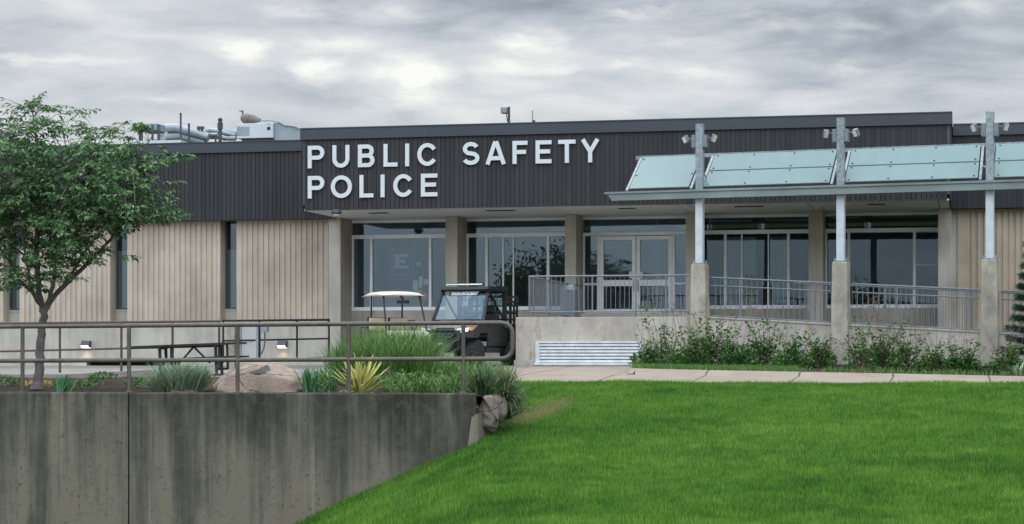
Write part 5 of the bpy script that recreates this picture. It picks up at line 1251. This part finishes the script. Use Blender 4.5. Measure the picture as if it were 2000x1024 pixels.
# ================================================================ tree
TR = thing('tree', tuple(P(75, 752, 33)), 'slender young tree with drooping toothed leaves growing in the bed on the left', 'tree')
rt = random.Random(11); T0 = 33.
wood = MB(); nodes = []
def limb(pts, r0, r1, dt0=0., dt1=0.):
    n = len(pts); out = []
    P3 = [P(p[0], p[1], T0+dt0+(dt1-dt0)*i/(n-1)) for i, p in enumerate(pts)]
    for i in range(n-1):
        for k in range(4): out.append(P3[i].lerp(P3[i+1], k/4)+Vector((rt.gauss(0, .008), rt.gauss(0, .008), 0)))
    out.append(P3[-1]); m_ = len(out); wood.tube(out, [r0+(r1-r0)*i/(m_-1) for i in range(m_)], 8); nodes.extend([(p, r0+(r1-r0)*i/(m_-1)) for i, p in enumerate(out)])
limb([(73, 757), (75, 740), (77, 700), (80, 660), (84, 632), (86, 605)], .088, .06)
wood.tube([P(73, 760, T0), P(74, 745, T0)], [.125, .086], 10)
limb([(85, 612), (105, 578), (135, 548), (165, 520), (190, 495), (215, 468), (240, 440), (262, 400), (285, 350)], .05, .012, 0, .5)
limb([(84, 610), (76, 570), (72, 520), (70, 470), (76, 410), (84, 340), (70, 270), (62, 215)], .05, .01, 0, .2)
limb([(87, 608), (104, 560), (108, 510), (122, 450), (150, 380), (175, 310), (190, 262)], .04, .009, 0, -.6)
limb([(84, 605), (62, 570), (35, 545), (18, 510), (5, 460), (-20, 400), (-40, 330)], .032, .009, 0, .4)
limb([(84, 604), (60, 560), (50, 500), (40, 420), (20, 340), (10, 270)], .03, .008, 0, -.9)
limb([(120, 565), (160, 500), (205, 440), (235, 380), (262, 320), (300, 262)], .024, .007, .2, -.5)
limb([(105, 520), (95, 440), (115, 360), (130, 290), (120, 240)], .022, .007, -.2, .9)
limb([(70, 480), (30, 440), (-30, 420), (-90, 400)], .02, .007, 0, 0)
limb([(82, 350), (140, 330), (200, 300), (250, 285)], .018, .006, .1, .9)
LB = [  # crown lobes: px, py, rx, ry, sprays
 (150, 335, 150, 52, 150), (230, 310, 85, 40, 50), (110, 395, 150, 45, 150), (245, 370, 80, 42, 58), (190, 420, 120, 30, 80), (20, 330, 90, 60, 80), (0, 400, 80, 50, 60),
 (60, 255, 62, 50, 34), (28, 275, 60, 40, 26), (60, 205, 45, 14, 6), (120, 222, 36, 16, 5), (200, 262, 60, 22, 16), (285, 246, 42, 8, 7),
 (120, 450, 90, 35, 44), (60, 475, 70, 40, 34), (110, 500, 60, 35, 22), (10, 480, 40, 30, 14), (45, 520, 45, 22, 8), (190, 455, 60, 20, 12), (270, 425, 70, 14, 12), (-60, 300, 60, 110, 50), (330, 305, 14, 6, 3), (85, 540, 60, 30, 20), (25, 550, 45, 22, 12), (140, 500, 60, 30, 20), (-10, 440, 60, 50, 30), (300, 410, 40, 8, 6), (150, 505, 25, 14, 3), (228, 500, 12, 10, 2), (285, 318, 45, 14, 9), (290, 392, 35, 12, 7)]
NP = np.array([tuple(q[0]) for q in nodes]); pos = []; dirs = []
for (a, b, rx_, ry_, ns) in LB:
    for k in range(int(ns*1.05)):
        th = rt.uniform(0, 2*PI); r_ = math.sqrt(rt.random()); dt = rt.gauss(0, .75) if ns > 12 else rt.gauss(0, .3)
        tgt = P(a+math.cos(th)*r_*rx_, b+math.sin(th)*r_*ry_, T0+dt)
        d2 = ((NP-np.array(tgt))**2*np.array([1, 1, 1.])).sum(1) + np.where(NP[:, 2] > tgt.z+.1, .6, 0); i = int(np.argmin(d2)); s0 = nodes[i][0]; rr = min(nodes[i][1]*.5, .009)
        dist = (tgt-s0).length; mid = s0.lerp(tgt, .5)+Vector((0, 0, .06+dist*.08)); wood.tube([s0, mid, tgt], [rr, rr*.7, .0035], 4, cap=False)
        # spray: arching twig beyond the target, leaves alternate
        h = Vector((tgt.x-s0.x, tgt.y-s0.y, 0)); h = h.normalized() if h.length > .02 else Vector((rt.gauss(0, 1), rt.gauss(0, 1), 0)).normalized()
        h = (h+Vector((rt.gauss(0, .5), rt.gauss(0, .5), 0))).normalized(); L_ = rt.uniform(.22, .42); e = tgt+h*L_+Vector((0, 0, rt.uniform(-.04, .12))); 
        wood.tube([tgt, tgt.lerp(e, .5)+Vector((0, 0, .03)), e], [.0035, .003, .002], 3, cap=False)
        st_ = mid if dist > .3 else tgt
        side = Vector((-h.y, h.x, 0)); nl = rt.randint(11, 17)
        for j in range(nl):
            q = j/nl; p = (st_.lerp(tgt, q*2-.0) if q < .35 else tgt.lerp(e, (q-.35)/.65))+Vector((rt.gauss(0, .012), rt.gauss(0, .012), rt.gauss(0, .01)))
            s = 1 if j % 2 else -1; dd = h*.55+side*s*.8+Vector((rt.gauss(0, .2), rt.gauss(0, .2), rt.gauss(-.25, .25))); pos.append(tuple(p)); dirs.append(tuple(dd))
        pos.append(tuple(e)); dirs.append((h.x, h.y, -.2))
obj('trunk', wood, M['bark'], TR, smooth=True)
plant('crown', leaves_at(np.array(pos), np.array(dirs), .135, .048, lj=.5), M['leaf'], None, None, parent=TR)
# ================================================================ pine at the right edge
px0, tp = 2036, 43.0; x, y = W((px0-1000)/F*tp, tp); z = bedr_z(px0, tp)
PN = thing('pine_tree', (x, y, z), 'small dark pine with bushy needle tufts at the right edge', 'pine'); wd = MB(); wd.tube([(x, y, z-.05), (x+.03, y, z+1.5), (x, y, z+3.0)], [.07, .05, .015], 8)
pos = []; dirs = []
for zi in range(12):
    zz = z+.35+zi*.235; R0 = .8*(1-zi/18)
    for k in range(9):
        a = k*2*PI/9+zi*.7+rt.uniform(-.2, .2); L_ = R0*rt.uniform(.75, 1.05); e = Vector((x+math.cos(a)*L_, y+math.sin(a)*L_, zz+.18*L_)); s0 = Vector((x, y, zz)); wd.tube([s0, s0.lerp(e, .6)+Vector((0, 0, -.02)), e], [.014, .01, .005], 4, cap=False)
        d = (e-s0).normalized()
        for j in range(420):
            q = rt.uniform(.35, 1.05); p = s0.lerp(e, q); r1 = Vector((rt.gauss(0, 1), rt.gauss(0, 1), rt.gauss(0, 1))).normalized(); pos.append(tuple(p+r1*.015)); dirs.append(tuple(r1*.8+d*.9+Vector((0, 0, .2))))
obj('trunk', wd, M['bark'], PN, smooth=True)
plant('crown', leaves_at(np.array(pos), np.array(dirs), .14, .011, fold=.1), M['pine'], None, None, parent=PN)
# ================================================================ trees across the road (behind the camera; seen mirrored in the windows)
def far_tree(x, y, h_, r_, label, seed):
    rg = np.random.default_rng(seed); t = thing('street_tree', (x, y, -3.4), label, 'tree', 'trees opposite the building'); m = MB(); m.tube([(x, y, -3.4), (x, y, -3.4+h_*.45), (x+.2, y, -3.4+h_*.85)], [.28, .2, .06], 8)
    for k in range(8): a = k*.9; m.tube([(x, y, -3.4+h_*(.3+.05*k)), (x+math.cos(a)*r_*.6, y+math.sin(a)*r_*.6, -3.4+h_*(.45+.055*k))], [.09, .03], 5)
    obj('trunk', m, M['bark'], t); n_ = 7000; cl = rg.normal(0, 1, (26, 3)); cl /= np.linalg.norm(cl, axis=1)[:, None]; cl *= rg.uniform(.3, .85, 26)[:, None]
    ci = rg.integers(0, 26, n_); p = cl[ci]+rg.normal(0, .17, (n_, 3)); pos = np.stack([x+p[:,0]*r_, y+p[:,1]*r_, -3.4+h_*.62+p[:,2]*h_*.38], 1)
    plant('crown', leaves_at(pos, rg.normal(0, 1, (n_, 3)), .45, .22, rg), M['leaf'], None, None, parent=t)
far_tree(-34, -52, 13, 4.2, 'broad tree standing across from the glass entrance', 1); far_tree(-60, -62, 11, 4.5, 'tree across from the left part of the building', 2); far_tree(-8, -48, 9, 3.4, 'smaller tree across from the entrance doors', 3); far_tree(20, -70, 10, 5, 'tree across from the right part of the building', 4)
# ================================================================ camera, light, sky
cam = bpy.data.cameras.new('camera'); co = bpy.data.objects.new('camera', cam); COL.objects.link(co); SC.camera = co
cam.sensor_width = 36; cam.lens = 36*F/2000; cam.shift_y = (HZ-512)/2000; cam.clip_start = .5; cam.clip_end = 4000
co.location = (0, 0, 0); co.rotation_euler = (math.radians(90), 0, PHI)
SUN_EL, SUN_AZ = math.radians(52), PHI+math.radians(30)       # azimuth measured left of +Y
sd = Vector((-math.sin(SUN_AZ)*math.cos(SUN_EL), math.cos(SUN_AZ)*math.cos(SUN_EL), math.sin(SUN_EL)))
l = bpy.data.lights.new('sun', 'SUN'); l.energy = 1.5; l.angle = math.radians(25); l.color = (1, .97, .92); lo = bpy.data.objects.new('sun', l); COL.objects.link(lo); lo.rotation_euler = sd.to_track_quat('Z', 'Y').to_euler()
w = bpy.data.worlds.new('World'); SC.world = w; w.use_nodes = True; nt = w.node_tree; nd, lk = nt.nodes, nt.links; bg = nd['Background']; outw = nd['World Output']
sky = nd.new('ShaderNodeTexSky'); sky.sky_type = 'NISHITA'; sky.sun_disc = False; sky.sun_elevation = SUN_EL; sky.sun_rotation = -SUN_AZ; lk.new(sky.outputs[0], bg.inputs[0]); bg.inputs[1].default_value = .07
class WN(N):
    def __init__(s): s.t = nt; s.n = nd; s.l = lk; s.tc = nd.new('ShaderNodeTexCoord').outputs['Generated']
g = WN(); sep = g.node('ShaderNodeSeparateXYZ'); lk.new(g.tc, sep.inputs[0]); dx, dy, dz = sep.outputs
fc = g.math('ADD', g.math('MULTIPLY', dx, -SP), g.math('MULTIPLY', dy, CP)); rc = g.math('ADD', g.math('MULTIPLY', dx, CP), g.math('MULTIPLY', dy, SP))
az = g.math('MULTIPLY', g.math('ARCTAN2', rc, fc), 3.9); el = g.math('MULTIPLY', g.math('ARCSINE', dz), 3.9)
cmb = g.node('ShaderNodeCombineXYZ'); lk.new(az, cmb.inputs[0]); lk.new(el, cmb.inputs[1])
def wn(sc, loc, scale, det=6, rough=.55, dist=0): return g.noise(sc, det, rough, g.map(scale, loc, cmb.outputs[0]), dist)
n1 = wn(1., (3.3, 1.2, .2), (1.7, 6.2, 1), 8, .56, .5); n2 = wn(1., (9, 4, 1), (4.5, 17, 1), 6, .55, .4); n3 = wn(1., (1, 8, 4), (.8, 3.0, 1), 3, .5)
f = g.math('ADD', g.math('ADD', g.math('MULTIPLY', n1, .62), g.math('MULTIPLY', n2, .28)), g.math('MULTIPLY', n3, .24))
# the layer grows paler towards the horizon
f = g.math('SUBTRACT', f, g.math('MULTIPLY', g.math('SUBTRACT', g.math('MINIMUM', el, .9), .60), .42))
col = g.ramp(f, [(.39, (.25, .29, .34)), (.48, (.38, .43, .49)), (.56, (.56, .60, .65)), (.69, (.78, .80, .82))])
# thin places where the sun comes through
bright = None
wz = g.math('MULTIPLY', g.math('SUBTRACT', wn(1., (5, 2, 7), (6, 14, 1), 4, .6), .5), .22); wy = g.math('MULTIPLY', g.math('SUBTRACT', wn(1., (2, 9, 3), (5, 14, 1), 5, .65), .5), .1)
azw = g.math('ADD', az, wz); elw = g.math('ADD', el, wy)
for (px_, py_, ra, re, s) in ((812, 158, 62, 42, 1.25), (628, 146, 50, 26, 1.0), (484, 104, 55, 20, .9), (1008, 90, 70, 18, .75), (1040, 138, 110, 20, .8), (650, 98, 60, 13, .6), (1250, 35, 50, 9, .45), (1310, 95, 80, 16, .4), (1230, 136, 55, 14, .4), (1395, 145, 60, 18, .45), (1520, 58, 70, 18, .35), (1680, 75, 70, 12, .25), (1690, 147, 60, 14, .35), (110, 138, 120, 9, .4), (310, 206, 50, 6, .3), (765, 32, 60, 20, .3), (1890, 40, 80, 14, .25), (130, 40, 90, 22, .25), (560, 30, 60, 10, .25), (900, 215, 260, 40, .3), (1500, 190, 240, 30, .15), (330, 80, 160, 20, .2)):
    a, e = (px_-1000)/1000, (HZ-py_)/1000; ra /= 1000; re /= 1000
    da = g.math('DIVIDE', g.math('SUBTRACT', azw, a), ra*1.0); de = g.math('DIVIDE', g.math('SUBTRACT', elw, e), re*1.0)
    q = g.math('MULTIPLY', g.math('EXPONENT', g.math('MULTIPLY', g.math('ADD', g.math('MULTIPLY', da, da), g.math('MULTIPLY', de, de)), -1.)), s)
    bright = q if bright is None else g.math('ADD', bright, q)
bright = g.math('MULTIPLY', bright, g.math('ADD', .45, g.math('MULTIPLY', g.math('SUBTRACT', g.math('ADD', n2, g.math('MULTIPLY', n1, .6)), .5), 2.2, True)))
col = g.mix(g.math('MULTIPLY', bright, 1., True), col, (1.02, 1.02, .97))
# overcast dome: brighter overhead than near the horizon
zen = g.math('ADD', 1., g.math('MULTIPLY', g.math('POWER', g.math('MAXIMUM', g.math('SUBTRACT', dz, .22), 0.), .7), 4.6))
zen = g.math('MULTIPLY', zen, g.math('ADD', 1., g.math('MULTIPLY', g.math('MULTIPLY', g.math('MAXIMUM', g.math('MULTIPLY', fc, -1.), 0.), g.math('MULTIPLY', g.math('ADD', dz, .22), 2., True)), 2.3)))  # sky behind the camera raised as well, added light for the building front
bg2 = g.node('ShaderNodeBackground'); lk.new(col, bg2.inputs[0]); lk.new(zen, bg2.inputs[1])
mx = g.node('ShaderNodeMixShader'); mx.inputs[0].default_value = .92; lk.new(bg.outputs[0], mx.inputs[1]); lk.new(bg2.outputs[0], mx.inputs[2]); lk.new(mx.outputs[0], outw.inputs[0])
SC.view_settings.view_transform = 'Standard'; SC.view_settings.look = 'None'; SC.view_settings.exposure = 0; SC.view_settings.gamma = 1
SC.render.engine = 'CYCLES'; SC.cycles.max_bounces = 6; SC.cycles.transparent_max_bounces = 12; SC.cycles.use_denoising = True; SC.cycles.sample_clamp_indirect = 4
